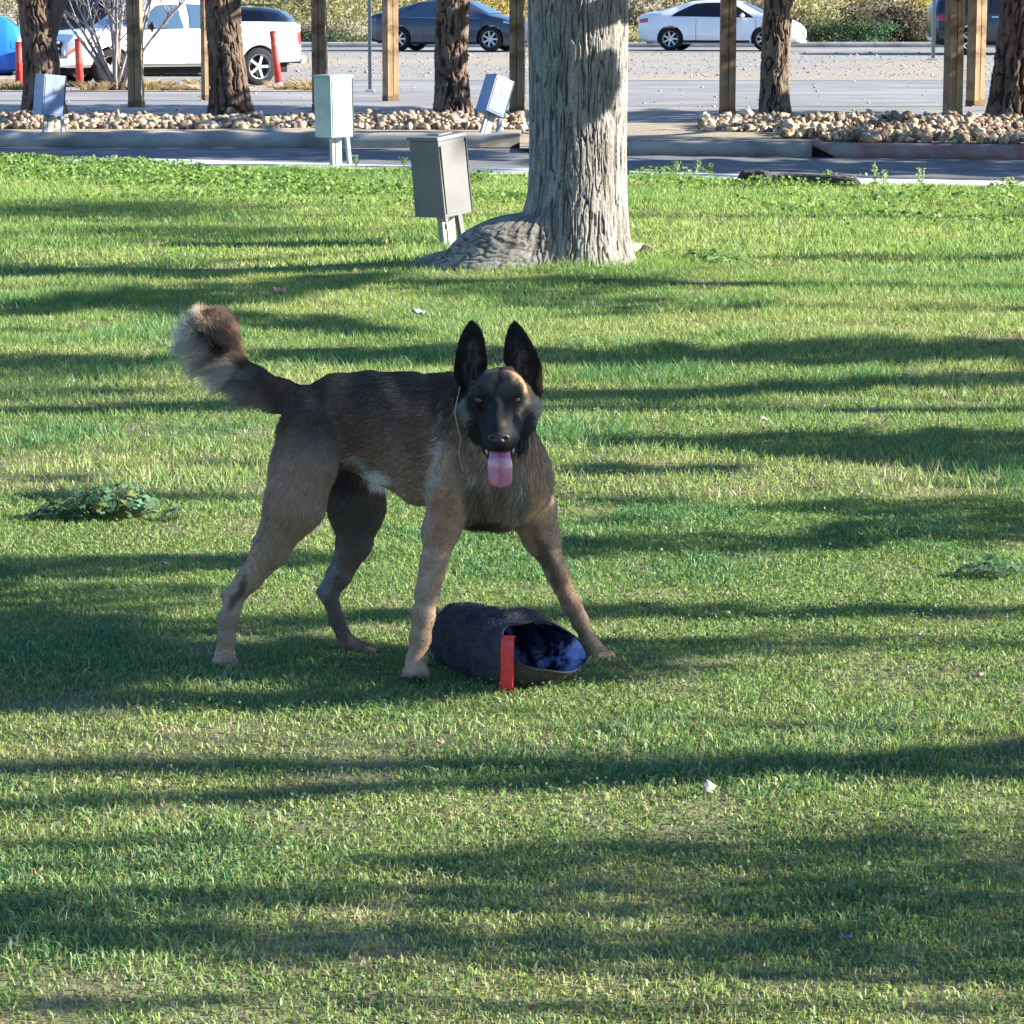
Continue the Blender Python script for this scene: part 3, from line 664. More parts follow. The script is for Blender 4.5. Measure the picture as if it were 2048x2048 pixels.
scatter(1100, 1320, 1560, lambda x: kerbR(x) + 1.0 + 1.0 * (x < 3.2), lambda x: 33.4 + 0 * x, .26, 4)
scatter(2200, 1540, 2010, lambda x: kerbR(x) + .5, lambda x: 34.2 - .12 * x, .22, 5)
GL = ['pale broken rock heaped in the bed left of the first timber post', 'pale broken rock heaped between the first timber post and the thick dark trunk',
      'pale broken rock heaped between the thick dark trunk and the pale green box', 'pale broken rock heaped between the pale green box and the big grey trunk',
      'pale broken rock at the left end of the right hand bed, around the brown trunk', 'pale broken rock in the right hand bed behind the red kerb']
GG = ['rocks heaped left of the first timber post', 'rocks between the post and the dark trunk', 'rocks left of the green box', 'rocks right of the green box', 'rocks around the brown trunk', 'rocks behind the red kerb']
pos.sort(key=lambda q: q[0] - q[3] * 14)
for (y, x, z, s_, g) in pos[:300]:
    o = bpy.data.objects.new('rock', random.choice(rocks)); C.objects.link(o); o.location = (x, y, z)
    o.rotation_euler = [random.uniform(0, 6.28) for _ in range(3)]; o.scale = (s_ * random.uniform(.8, 1.3), s_, s_ * random.uniform(.6, 1))
    tag(o, GL[g], 'rock', GG[g])
bm = bmesh.new(); cl = bm.verts.layers.float_color.new('col')
Vr, Fr, Cr = [], [], []; b = 0
base_r = []
for i in range(12):
    me = rock_mesh(300 + i, 1); base_r.append((np.array([v.co[:] for v in me.vertices]), np.array([p.vertices[:] for p in me.polygons]))); bpy.data.meshes.remove(me)
bm.free()
for (y, x, z, s_, g) in pos[300:]:
    V, F = base_r[random.randrange(12)]
    Rm = np.array(Matrix.Rotation(random.uniform(0, 6.28), 3, Vector((random.random() + .1, random.random(), random.random()))))
    V = (V * np.array([s_ * random.uniform(.8, 1.3), s_, s_ * random.uniform(.6, 1)])) @ Rm.T + np.array([x, y, z])
    Vr.append(V); Fr.append(F + b); b += len(V); Cr.append(np.tile(np.array(RC[random.randrange(6)]) * random.uniform(.8, 1.15), (len(V), 1)))
o = link('rock_rubble', npmesh('rock_rubble', np.concatenate(Vr), np.concatenate(Fr), np.concatenate(Cr)), m_rock)
tag(o, 'heaps of pale broken rock filling the beds behind the kerbs', 'rocks', kind='stuff')

# ---------------------------------------------------------------- power pedestals
m_grey = noisemat('grey_box_paint', (.13, .13, .13), (.175, .172, .168), 5, .55, bs=.1, bd=.002, bscale=60, c3=(.16, .155, .145), s3=4)
m_green = noisemat('pale_green_paint', (.24, .34, .30), (.28, .38, .34), 5, .5, c3=(.22, .30, .27), s3=4)
m_blueg = noisemat('blue_grey_paint', (.15, .22, .38), (.20, .27, .43), 5, .5, c3=(.28, .31, .38), s3=4)
m_galv = noisemat('galvanised_steel', (.24, .26, .26), (.34, .35, .34), 10, .5, metal=.4)
m_plate = noisemat('faded_plate', (.28, .28, .27), (.40, .39, .37), 40, .6)
m_lock = plain('lock_steel', (.22, .23, .25), .4, .7)
m_black = plain('black_trim', (.02, .02, .022), .5)
def pedestal(name, label, base, yaw, W, D, Hb, z0, pm, tilt=(0, 0), taper=.96, lock=False, brace=True, group=None, cap=True, slats=False):
    rt = tag(empty(name, base), label, 'utility box', group)
    rt.rotation_euler = (tilt[0], tilt[1], yaw)
    def shell(name_, w_, d_, zb, zt, k=1.0, mat=pm, cx=0, cy=0, bev=.004):
        m = MB(); p = []
        for (z, s_) in ((zb, 1), (zt, k)):
            for (i, j) in ((-1, -1), (1, -1), (1, 1), (-1, 1)): p.append((cx + i * w_ / 2 * s_, cy + j * d_ / 2 * s_, z))
        m.poly(p, [(0, 1, 2, 3), (4, 7, 6, 5), (0, 4, 5, 1), (1, 5, 6, 2), (2, 6, 7, 3), (3, 7, 4, 0)])
        return m.build(name_, mat, rt, bevel=bev)
    shell('housing', W, D, z0, z0 + Hb, taper)
    if cap:
        shell('lid', W * 1.06, D * 1.06, z0 + Hb + .001, z0 + Hb + .022, .97)
    # door leaf proud of the right hand face and a seam
    shell('door', .014, D * .80, z0 + .015, z0 + Hb - .03, 1, cx=W / 2 * .98 + .004, bev=.003)
    shell('door', W * .86, .010, z0 + .02, z0 + Hb - .03, 1, cy=-D / 2 * .985 - .002, bev=.002)
    shell('corner_seam', .010, .010, z0 + .006, z0 + Hb - .01, 1, mat=m_black, cx=W / 2 * .985, cy=-D / 2 * .985, bev=0)
    m = MB(); m.box((W * .1, 0, z0 / 2 - .15), (.075, .055, z0 + .30)); m.build('leg', m_galv, rt, bevel=.004)
    m = MB(); m.box((W * .1 - .06, -.01, z0 / 2 - .1), (.035, .04, z0 + .2)); m.build('leg', m_galv, rt, bevel=.004)
    if not cap: m = MB(); m.box((W * .15, -D / 2 * .985 - .009, z0 + Hb * .62), (W * .34, .003, Hb * .16)); m.build('number_plate', m_plate, rt)
    m = MB(); m.box((W / 2 + .012, -D * .30, z0 + Hb * .45), (.012, .018, .05)); m.build('latch', m_lock, rt, bevel=.002)
    for zz_ in (.16, .84):
        m = MB(); m.tube([(W / 2 + .006, D * .40, z0 + Hb * (zz_ - .05)), (W / 2 + .006, D * .40, z0 + Hb * (zz_ + .05))], .007, 8); m.build('hinge', pm, rt)
    if brace:
        m = MB(); a, b_ = Vector((W * .56, D * .25, z0 + Hb * .95)), Vector((W * .56 + .09, D * .3, -.12))
        m.tube([a, b_], .024, 4); m.build('brace', pm, rt, bevel=0)
    if lock:
        m = MB(); m.box((0, 0, 0), (.045, .018, .04)); q = m.build('padlock', m_lock, rt, bevel=.004); q.location = (-W * .42, -D * .5, z0 - .05)
        m = MB(); m.tube([(-.013, 0, .02), (-.013, 0, .038), (0, 0, .046), (.013, 0, .038), (.013, 0, .02)], .003, 6); m.build('shackle', m_lock, q)
        m = MB(); m.box((0, 0, 0), (.03, .02, .025)); q2 = m.build('hasp', pm, rt, bevel=.002); q2.location = (-W * .42, -D * .46, z0 - .012)
    return rt, shell
p0 = gnd(843, 462); p0.z = 0
rt, shell = pedestal('power_pedestal', 'grey metal utility box on a short post beside the swollen root of the big tree', p0, R(47), .24, .25, .455, .185, m_grey, (R(-1), R(-6.5)), lock=True)
shell('top_bracket', .13, .11, .64, .668, .92, cx=.03)
for (a, b_) in ((.095, .60), (.10, .42)):
    m = MB(); m.lathe([(0, 0), (.005, 0), (.005, .005), (0, .006)], 10, 'X', (.123, 0, b_)); m.build('screw', m_lock, rt)
p1 = gnd(632, 308); p1.z = 0
pedestal('power_pedestal', 'pale green metal utility box at the grass edge in front of the kerb', p1, R(40), .255, .25, .54, .24, m_green, (0, R(-1)), taper=1.0, group=None)
p2 = at(88, 240, 31.45); p2.z = .12
rt, _ = pedestal('power_pedestal', 'pale blue utility box leaning by the dark forked trunk at the left', p2, R(34), .25, .22, .42, .18, m_blueg, (R(0), R(6)), taper=1, cap=False)
p3 = at(912, 247, 31.3); p3.z = .11
pedestal('power_pedestal', 'blue grey utility box tilted steeply beside the big grey trunk', p3, R(34), .24, .20, .40, .22, m_blueg, (R(-3), R(22)), taper=1, cap=False)

# ---------------------------------------------------------------- vehicles
m_tyre = plain('tyre_rubber', (.022, .022, .024), .85, spec=.2); m_rim = plain('alloy_rim', (.50, .52, .55), .35, .8)
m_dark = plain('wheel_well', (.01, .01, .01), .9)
def paint(name, c, rough=.28): return plain(name, c, rough, 0, .6, .5, .04, 2)
def glassmat(name, c=(.02, .03, .04), rough=.06):
    m, t, p, o = nodes(name); p.inputs['Base Color'].default_value = (*c, 1); p.inputs['Roughness'].default_value = rough
    p.inputs['Specular IOR Level'].default_value = .8; p.inputs['Coat Weight'].default_value = .6; return m
m_glass = glassmat('tinted_glass', (.012, .014, .018), .12); m_glass.node_tree.nodes['Principled BSDF'].inputs['Coat Weight'].default_value = .1; m_glass.node_tree.nodes['Principled BSDF'].inputs['Specular IOR Level'].default_value = .4; m_glassb = glassmat('car_glass', (.05, .09, .14), .05)
m_lampr = plain('red_lens', (.35, .02, .03), .2, coat=.6); m_lampw = plain('clear_lens', (.55, .58, .60), .15, .3, .6); m_ambr = plain('amber_lens', (.75, .16, .03), .2, coat=.5)
m_chrome = plain('chrome_trim', (.6, .62, .65), .2, .9)
def vehicle(name, label, cat, ST, pm, wheels, wr, ww, loc, yaw, glass=m_glass, windows=(), screens=(), patches=(), lines=(), cut=(), tr_clad=None, spokes=7):
    ST = np.array(ST, float); rt = tag(empty(name, loc, yaw), label, cat)
    xs = np.unique(np.round(np.concatenate([np.linspace(ST[0, 0], ST[-1, 0], 90), ST[:, 0]]), 4))
    def par(x, k):
        v = np.interp(x, ST[:, 0], ST[:, k])
        if k in (3,):  # light smoothing of the top line
            v = (np.interp(x - .05, ST[:, 0], ST[:, k]) + 2 * v + np.interp(x + .05, ST[:, 0], ST[:, k])) / 4
        return v
    def sec(x):
        zb, be, to, w_, wt = [float(par(x, k)) for k in range(1, 6)]
        to = max(to, be + .02)
        g = min(1, (to - be) / .35); wt2 = w_ * .955 * (1 - g) + wt * g
        return np.array([(0, zb), (w_ * .9, zb), (w_ * .985, zb + .07), (w_, zb * .4 + be * .6), (w_ * .965, be), ((w_ * .955 + wt2) / 2 + .02 * g, (be + to - .05 * g) / 2), (wt2, to - .06 * g - .01), (wt2 * .8, to - .012 * g), (0, to)])
    def surf(x, s_, off=0, side=1):
        P = sec(x); i = int(min(7, math.floor(s_))); f = s_ - i; p = P[i] * (1 - f) + P[i + 1] * f
        tdir = P[i + 1] - P[i]; nrm = np.array([tdir[1], -tdir[0]]); nrm /= (np.linalg.norm(nrm) + 1e-9)
        if nrm[0] < 0 and s_ < 6.8: nrm = -nrm
        if s_ >= 6.8 and nrm[1] < 0: nrm = -nrm
        q = p + nrm * off; return (x, -side * q[0], q[1])
    G = []
    for x in xs:
        P = sec(x); full = [(x, -a, z) for a, z in P] + [(x, a, z) for a, z in P[-2:0:-1]]; G.append(full)
    G = np.array(G); me = gridmesh('body', G, wrap=True)
    bm = bmesh.new(); bm.from_mesh(me)
    bmesh.ops.contextual_create(bm, geom=[e for e in bm.edges if e.is_boundary and abs(e.verts[0].co.x - xs[0]) < 1e-4 and abs(e.verts[1].co.x - xs[0]) < 1e-4])
    bmesh.ops.contextual_create(bm, geom=[e for e in bm.edges if e.is_boundary and abs(e.verts[0].co.x - xs[-1]) < 1e-4])
    bmesh.ops.recalc_face_normals(bm, faces=bm.faces); bm.to_mesh(me); bm.free()
    body = link('body', me, pm, rt)
    cb = MB()
    for wx in wheels: cb.tube([(wx, -1.4, wr * 1.0), (wx, 1.4, wr * 1.0)], wr * 1.15, 32)
    cutter = cb.build('cutter', m_dark, rt)
    for (c_, d_) in cut:
        pass
    mod = body.modifiers.new('b', 'BOOLEAN'); mod.operation = 'DIFFERENCE'; mod.object = cutter; mod.solver = 'EXACT'
    bpy.context.view_layer.update(); dg = bpy.context.evaluated_depsgraph_get()
    nm = bpy.data.meshes.new_from_object(body.evaluated_get(dg)); body.modifiers.clear(); body.data = nm; bpy.data.objects.remove(cutter)
    if len(nm.materials) == 0: nm.materials.append(pm)
    if len(nm.vertices) < 50: nm = me
    for p_ in nm.polygons: p_.use_smooth = True; p_.material_index = 0
    nm.set_sharp_from_angle(angle=R(35))
    m = MB(); m.box(((ST[0, 0] + ST[-1, 0]) / 2, 0, wr * .95), (ST[-1, 0] - ST[0, 0] - .5, ST[:, 4].max() * 2 - .55, .22)); m.build('underbody', m_dark, rt)
    def patch(nm_, x0, x1, s0, s1, mat, off=.006, n=14, k=5, shape=None, sides=(1, -1)):
        for sd in sides:
            g = np.empty((n, k, 3))
            for i in range(n):
                x = x0 + (x1 - x0) * i / (n - 1); a, b_ = (s0, s1) if shape is None else shape(i / (n - 1), x)
                for j in range(k): g[i, j] = surf(x, a + (b_ - a) * j / (k - 1), off, sd)
            link(nm_, gridmesh(nm_, g), mat, rt, True)
    for (x0, x1, fl, fr) in windows:
        def shp(t, x, fl=fl, fr=fr):
            e = min(1, t / fl if fl else 1, (1 - t) / fr if fr else 1)
            return 4.14, 4.14 + max(.02, (5.88 - 4.14) * (e ** .55))
        patch('window', x0, x1, 0, 0, glass, .008, 26, 5, shp)
    for (x0, x1) in screens:
        g = np.empty((10, 13, 3))
        for i in range(10):
            x = x0 + (x1 - x0) * i / 9; P = sec(x)
            for j in range(13):
                yy = (j / 6 - 1) * P[7][0] * 1.08; zt = np.interp(abs(yy), [P[8][0], P[7][0], P[6][0]], [P[8][1], P[7][1], P[6][1]]); g[i, j] = (x, yy, zt + .008)
        link('windscreen', gridmesh('windscreen', g), glass, rt, True)
    for (nm_, x0, x1, s0, s1, mat) in patches: patch(nm_, x0, x1, s0, s1, mat, .007, 8, 4)
    for x in lines: patch('door_seam', x - .006, x + .006, 2.0, 4.05, m_black, .003, 2, 8)
    wy = ST[:, 4].max() - ww / 2 - .03
    proto = None
    for wx in wheels:
        for sd in (-1, 1):
            h_ = empty('wheel', (wx, sd * wy, wr), 0 if sd < 0 else math.pi); h_.parent = rt
            if proto is None:
                m = MB(); m.lathe([(wr * .66, -ww / 2), (wr * .93, -ww / 2), (wr, -ww / 2 + .03), (wr, ww / 2 - .03), (wr * .93, ww / 2), (wr * .66, ww / 2)], 36); t1 = m.build('tyre', m_tyre, h_, True)
                m = MB(); m.lathe([(wr * .67, -ww / 2 + .005), (wr * .62, -ww / 2 + .015), (wr * .60, ww / 2 - .02), (0, ww / 2 - .03)], 36)
                m.lathe([(0, -ww / 2 + .03), (wr * .15, -ww / 2 + .03), (wr * .17, -ww / 2 + .06), (0, -ww / 2 + .06)], 20)
                for k in range(spokes):
                    a = 2 * math.pi * k / spokes; m.box((math.cos(a) * wr * .37, -ww / 2 + .045, math.sin(a) * wr * .37), (wr * .50, .025, wr * .15), Matrix.Rotation(-a, 3, 'Y'))
                t2 = m.build('rim', m_rim, h_)
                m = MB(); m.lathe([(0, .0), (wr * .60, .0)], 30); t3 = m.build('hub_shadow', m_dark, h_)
                proto = (t1, t2, t3)
            else:
                for t_ in proto: c = t_.copy(); C.objects.link(c); c.parent = h_
    return rt, surf
SED = [(0, .42, .80, .93, .60, .5), (.05, .30, .86, 1.0, .74, .6), (.3, .24, .90, 1.07, .84, .66), (.7, .2, .93, 1.13, .885, .66), (1.1, .19, .93, 1.27, .89, .60), (1.5, .19, .92, 1.385, .89, .57), (2.0, .19, .91, 1.43, .89, .57),
       (2.5, .19, .90, 1.435, .89, .57), (2.9, .19, .90, 1.38, .89, .59), (3.3, .19, .90, 1.19, .89, .64), (3.62, .19, .89, 1.02, .885, .72), (4.0, .2, .84, .94, .87, .74), (4.35, .22, .76, .82, .83, .7), (4.55, .26, .62, .70, .76, .6), (4.63, .34, .54, .58, .66, .5)]
def place(dx_front, dx_rear, Y, yaw, L, dyb=None):
    """root position (rear axle end, x=0) so that the body spans the given picture columns"""
    xm = (at((dx_front + dx_rear) / 2, 60, Y)).x
    c = Vector((xm, Y, 0)) - Vector((math.cos(yaw), math.sin(yaw), 0)) * L / 2
    c.z = float(terrain(Y)) - .018; return c
m_white = paint('white_car_paint', (.80, .80, .80)); m_navy = paint('dark_blue_paint', (.035, .045, .075)); m_blue = paint('bright_blue_paint', (.03, .22, .75)); m_blk = paint('black_blue_paint', (.012, .018, .035))
hl = ('headlight', 4.12, 4.52, 3.35, 3.95)
yaw = R(-14)
rt, sf = vehicle('parked_car', 'white sedan parked on the far road to the right of the big trunk', 'car', SED, m_white, (.98, 3.66), .33, .21, place(1520, 1205, 86.3, yaw, 4.63), yaw,
        windows=((1.0, 3.35, .28, .3),), screens=((.62, 1.15), (2.95, 3.58)), lines=(1.72, 2.62, 3.42),
        patches=(('headlight', 4.05, 4.45, 3.75, 4.2, m_lampw), ('tail_light', .03, .33, 3.6, 4.1, m_lampr), ('door_handle', 2.35, 2.5, 3.85, 3.92, m_white), ('door_handle', 1.5, 1.64, 3.85, 3.92, m_white), ('sill', 1.35, 3.25, 1.6, 2.1, m_black)))
def front_bits(rt, sf, L, mirror=m_white, mx=3.05, mz=.98, my=.98, gz=.42, gw=.95, gh=.22):
    m = MB(); m.box((L - .02, 0, gz), (.10, gw, gh)); m.build('grille', m_black, rt, bevel=.03)
    m = MB(); m.box((L + .0, 0, gz - gh / 2 - .05), (.12, gw * 1.2, .07)); m.build('bumper_lip', mirror, rt, bevel=.02)
    for s_ in (-1, 1):
        m = MB(); m.box((mx, s_ * my, mz), (.13, .19, .14)); m.build('wing_mirror', mirror, rt, True, bevel=.04)
front_bits(rt, sf, 4.60)
yaw = R(-17)
rt, sf = vehicle('parked_car', 'dark blue hatchback on the far road behind the brown trunk left of the big tree', 'car', SED, m_navy, (.95, 3.66), .34, .21, place(1008, 703, 85.8, yaw, 4.63), yaw, glass=m_glassb,
        windows=((.95, 3.35, .3, .3),), screens=((.55, 1.1), (2.95, 3.58)), lines=(1.72, 2.62, 3.42),
        patches=(('headlight', 4.05, 4.5, 3.85, 4.3, m_lampw), ('tail_light', .02, .3, 3.8, 4.1, m_lampr), ('window_trim', .9, 3.4, 4.0, 4.1, m_chrome), ('door_handle', 2.35, 2.5, 3.85, 3.92, m_chrome)))
front_bits(rt, sf, 4.60, m_navy)
# white pickup: hood to the left, front turned towards the viewer
PU = [(0, .52, 1.05, 1.27, .80, .80), (.04, .48, 1.06, 1.29, .88, .86), (.6, .46, 1.08, 1.30, .92, .88), (1.55, .44, 1.08, 1.30, .92, .88), (1.66, .42, 1.09, 1.30, .92, .88), (1.70, .40, 1.11, 1.66, .92, .70), (1.82, .40, 1.12, 1.73, .925, .67), (2.6, .40, 1.12, 1.76, .93, .66), (3.3, .40, 1.11, 1.73, .93, .66),
      (3.55, .40, 1.11, 1.62, .93, .67), (3.95, .40, 1.10, 1.26, .925, .74), (4.1, .40, 1.09, 1.19, .92, .80), (4.8, .40, 1.04, 1.13, .90, .78), (5.15, .40, .98, 1.06, .87, .74), (5.28, .40, .84, .94, .83, .7), (5.36, .42, .72, .76, .80, .7)]
yaw = R(180 + 33)
loc = place(78, 553, 62.4, yaw, 5.36)
rt, sf = vehicle('pickup_truck', 'white crew cab pickup truck parked at the left behind the bare shrub', 'pickup truck', PU, m_white, (1.02, 4.36), .385, .25, loc, yaw, glass=m_glassb,
        windows=((1.86, 2.62, .08, .02), (2.74, 3.85, .02, .55)), screens=((3.52, 3.98),), lines=(1.78, 2.68, 3.9), spokes=5,
        patches=(('headlight', 5.02, 5.30, 3.25, 3.9, m_lampw), ('turn_signal', 5.06, 5.31, 2.95, 3.22, m_ambr), ('door_handle', 2.80, 2.98, 3.72, 3.82, m_lampw), ('door_handle', 1.92, 2.08, 3.72, 3.82, m_lampw), ('sill', 1.6, 3.8, 1.5, 2.0, m_rim), ('tail_light', .02, .10, 3.0, 4.2, m_lampr)))
m = MB(); m.box((5.36, 0, .78), (.08, 1.30, .30)); m.build('grille', m_black, rt, bevel=.02)
for z in (.90, .78, .66): 
    m = MB(); m.box((5.41, 0, z), (.03, 1.32, .035)); m.build('grille_bar', m_white, rt)
m = MB(); m.box((5.415, 0, .78), (.035, .06, .30)); m.build('grille_bar', m_white, rt)
m = MB(); m.box((5.40, 0, .50), (.22, 1.72, .17)); m.build('bumper', m_chrome, rt, bevel=.03)
m = MB(); m.box((5.40, 0, .615), (.20, 1.66, .05)); m.build('bumper_pad', m_black, rt)
m = MB(); m.box((-.07, 0, .52), (.16, 1.6, .16)); m.build('bumper', m_chrome, rt, bevel=.03)
for s_ in (-1, 1):
    m = MB(); m.box((3.55, s_ * 1.06, 1.20), (.12, .20, .20)); m.build('wing_mirror', m_black, rt, True, bevel=.05)
SUV = [(0, .45, .95, 1.2, .78, .7), (.08, .36, 1.0, 1.45, .88, .66), (.35, .32, 1.03, 1.66, .92, .66), (.8, .30, 1.04, 1.73, .93, .66), (1.6, .30, 1.04, 1.76, .93, .66), (2.5, .30, 1.03, 1.74, .93, .66), (2.95, .30, 1.02, 1.66, .93, .67), (3.35, .30, 1.02, 1.36, .93, .72),
       (3.6, .30, 1.01, 1.17, .925, .78), (4.1, .30, .98, 1.10, .91, .78), (4.5, .32, .90, 1.0, .87, .74), (4.66, .36, .74, .82, .80, .66), (4.70, .42, .66, .7, .76, .6)]
def suv(label, dxf, dxr, Y, yaw, pm, rails=True, handle=False, k=1.0):
    rt, sf = vehicle('parked_car', label, 'car', SUV, pm, (.95, 3.70), .37, .24, place(dxf, dxr, Y, yaw, 4.7), yaw, glass=m_glass,
        windows=((.5, 1.35, .3, .02), (1.45, 2.35, .02, .02), (2.43, 3.25, .02, .5)), screens=((.1, .34), (2.98, 3.42)), lines=(1.4, 2.4, 3.4), spokes=5,
        patches=(('headlight', 4.35, 4.62, 3.5, 4.1, m_lampw), ('tail_light', .02, .25, 3.6, 4.3, m_lampr if rails else pm), ('door_handle', 1.5, 1.68, 3.8, 3.9, m_chrome), ('door_handle', 2.5, 2.68, 3.8, 3.9, m_chrome)))
    if rails:
        for s_ in (-1, 1):
            m = MB(); m.tube([(.5, s_ * .60, 1.73), (.6, s_ * .60, 1.80), (2.6, s_ * .60, 1.80), (2.75, s_ * .60, 1.73)], .018, 6); m.build('roof_rail', m_black, rt)
    m = MB(); m.box((4.68, 0, .62), (.08, 1.1, .25)); m.build('grille', m_black, rt, bevel=.02)
    rt.scale = (k, k, k); return rt
suv('dark sport utility car mostly hidden behind the bed of the white pickup', 185, 543, 69.5, R(180 - 4), m_blk, k=.88)
suv('dark sport utility car behind the bare shrub and the hood of the white pickup', 60, 440, 70.5, R(4), m_blk)
suv('bright blue car cut off by the left edge of the picture', -365, 10, 62.5, R(180 + 8), m_blue, rails=False, k=.84)
suv('black sport utility car at the far right, half hidden by the timber posts', 2065, 1768, 83.2, R(2), m_blk)
# ---------------------------------------------------------------- small street things
m_red = noisemat('red_pipe_paint', (.50, .025, .025), (.62, .05, .04), 8, .55, c3=(.50, .12, .09), s3=9)
def pipe(dx, dy0, dy1, Y, r, label, lean=0.0, white=False):
    b = at(dx, dy1, Y); b.z = float(terrain(Y)) - .04; top = at(dx + lean, dy0, Y); H = top.z - b.z
    rt = tag(empty('bollard', b), label, 'bollard', 'red pipe bollards'); L = Vector((top.x - b.x, 0, H))
    m = MB(); m.tube([(0, 0, -.05), L * .985, L], [r, r, r * .8], 14); m.build('pipe', m_red, rt, True)
    m = MB(); m.tube([L * .97, L * 1.01, L * 1.02], [r * 1.06, r * 1.0, r * .4], 14); m.build('cap', m_red, rt, True)
    if white:
        m = MB(); m.tube([(0, 0, 0), L * .12], r * 1.15, 14); m.build('sleeve', m_white, rt, True)
pipe(36, 80, 168, 59.5, .075, 'upright red pipe bollard leftmost, in front of the blue car')
pipe(151, 74, 170, 59.3, .075, 'red pipe bollard in front of the grille of the white truck', -3)
pipe(527, 60, 166, 59.0, .07, 'leaning red pipe bollard behind the rear wheel of the white truck', -12, True)
def signpost(dx, dy, Y, H, r, label):
    b = at(dx, dy, Y); b.z = float(terrain(Y)) - .03; rt = tag(empty('sign_post', b), label, 'post')
    m = MB(); m.box((0, 0, H / 2), (r * 1.6, r * .5, H)); m.box((-r * .8, -r * .5, H / 2), (r * .3, r, H)); m.box((r * .8, -r * .5, H / 2), (r * .3, r, H)); m.build('pole', m_galv, rt)
    m = MB(); m.box((0, -.02, .02), (r * 5, r * 5, .05)); m.build('footing', m_conc, rt, bevel=.01)
signpost(698, 152, 56.5, 2.6, .035, 'thin metal post standing on the gravel left of the dark blue car')
signpost(1760, 107, 79.0, 2.8, .05, 'thin metal post near the verge left of the timber posts at the right')
# bare shrub
m_twig = noisemat('pale_bare_bark', (.16, .13, .12), (.36, .32, .29), 12, .9, bs=.5, bd=.01, stretch=(1, 1, .3))
b = at(222, 158, 57.5); b.z = float(terrain(57.5)) - .04
rt = tag(empty('bare_shrub', b), 'leafless pale multi stemmed shrub in front of the white pickup', 'shrub')
random.seed(21)
for i in range(13):
    a = (i - 6) / 6 * .62 + random.uniform(-.06, .06); L = random.uniform(1.7, 2.7)
    if i == 0: a = -.72
    m = MB(); r0 = random.uniform(.035, .065) * (1 - .2 * abs(a)); pts = [Vector((random.uniform(-.10, .10), random.uniform(-.1, .1), -.02))]; d = Vector((math.sin(a), random.uniform(-.25, .25), math.cos(a)))
    for k in range(6):
        d = (d + Vector((random.uniform(-.14, .14), random.uniform(-.1, .1), .06))).normalized(); pts.append(pts[-1] + d * L / 6)
    m.tube(pts, [r0 * (1 - .13 * k) for k in range(7)], 8)
    for j in range(6):
        k = random.randint(2, 5); p = pts[k].lerp(pts[k + 1], random.random()); dd = Vector((random.uniform(-1, 1), random.uniform(-.6, .6), random.uniform(.3, 1.1))).normalized()
        q = p + dd * random.uniform(.3, .7); m.tube([p, p.lerp(q, .5) + Vector((0, 0, .04)), q], [r0 * .32, r0 * .22, r0 * .1], 5)
        for _ in range(2):
            q2 = q + Vector((random.uniform(-.3, .3), random.uniform(-.2, .2), random.uniform(-.05, .35))); m.tube([p.lerp(q, .6), q2], [r0 * .14, r0 * .06], 4)
    m.build('stem', m_twig, rt, True)
# dry weeds along the parking edge
def tuft_mesh(n, h, r, spread, col, cam_v=.3):
    V, F, Cc = [], [], []; b = 0
    for _ in range(n):
        a = random.uniform(0, 6.28); rr = r * random.random() ** .5; p = Vector((math.cos(a) * rr, math.sin(a) * rr, 0)); hh = h * random.uniform(.4, 1.1)
        d = Vector((math.cos(a) * spread * random.random(), math.sin(a) * spread * random.random(), 1)) * hh; w_ = random.uniform(.006, .014); f = random.uniform(0, 3.14); wv = Vector((math.cos(f), math.sin(f), 0)) * w_
        V += [p - wv, p + wv, p + d * .6 + wv * .6 + Vector((0, 0, .02)), p + d * .6 - wv * .6, p + d + Vector((d.x * .3, d.y * .3, -.05 * hh))]; F += [(b, b + 1, b + 2), (b, b + 2, b + 3), (b + 3, b + 2, b + 4)]; b += 5
        c = np.array(col) * random.uniform(.7, 1.25); Cc += [c] * 5
    return npmesh('dry_weed', V, F, np.array(Cc))
wm = [tuft_mesh(150, .20, .16, 1.0, c) for c in ((.34, .26, .15), (.42, .33, .21), (.28, .20, .12), (.33, .25, .15))]
for me in wm: me.materials.append(M_leaf)
random.seed(5)
WT = []
for i in range(34):
    dx = random.choice([random.uniform(-30, 60), random.uniform(60, 230), random.uniform(200, 400), random.uniform(250, 400)]); WT.append((dx, random.uniform(57.0, 60.8), random.uniform(.5, 1.1)))
for i in range(9): WT.append((random.uniform(495, 590), random.uniform(57.5, 60), random.uniform(.6, 1.25)))
for (dx, Y, s_) in WT:
    o = bpy.data.objects.new('dry_weed', random.choice(wm)); C.objects.link(o); b = at(dx, 160, Y); o.location = (b.x, Y, float(terrain(Y)) - .04); o.rotation_euler = (0, 0, random.uniform(0, 6.28)); o.scale = (s_ * 1.4, s_ * 1.4, s_)
    if dx > 480: tag(o, 'dry straw coloured weed tuft around the leaning red bollard behind the truck', 'dry weed', 'dry weeds around the leaning bollard')
    else: tag(o, 'dry straw coloured weed tuft along the parking edge in front of the truck', 'dry weed', 'dry weeds along the parking edge')
b = at(300, 158, 58); sheet('weedy_strip', b.x - 14, at(600, 150, 58).x, cst(56.6), cst(61.2), -.020, noisemat('weedy_dirt', (.28, .23, .17), (.38, .32, .26), 3, .95, bs=.8, bd=.02, bscale=30))
# painted stall line and small litter on the lot
m_line = plain('worn_white_paint', (.55, .55, .53), .8)
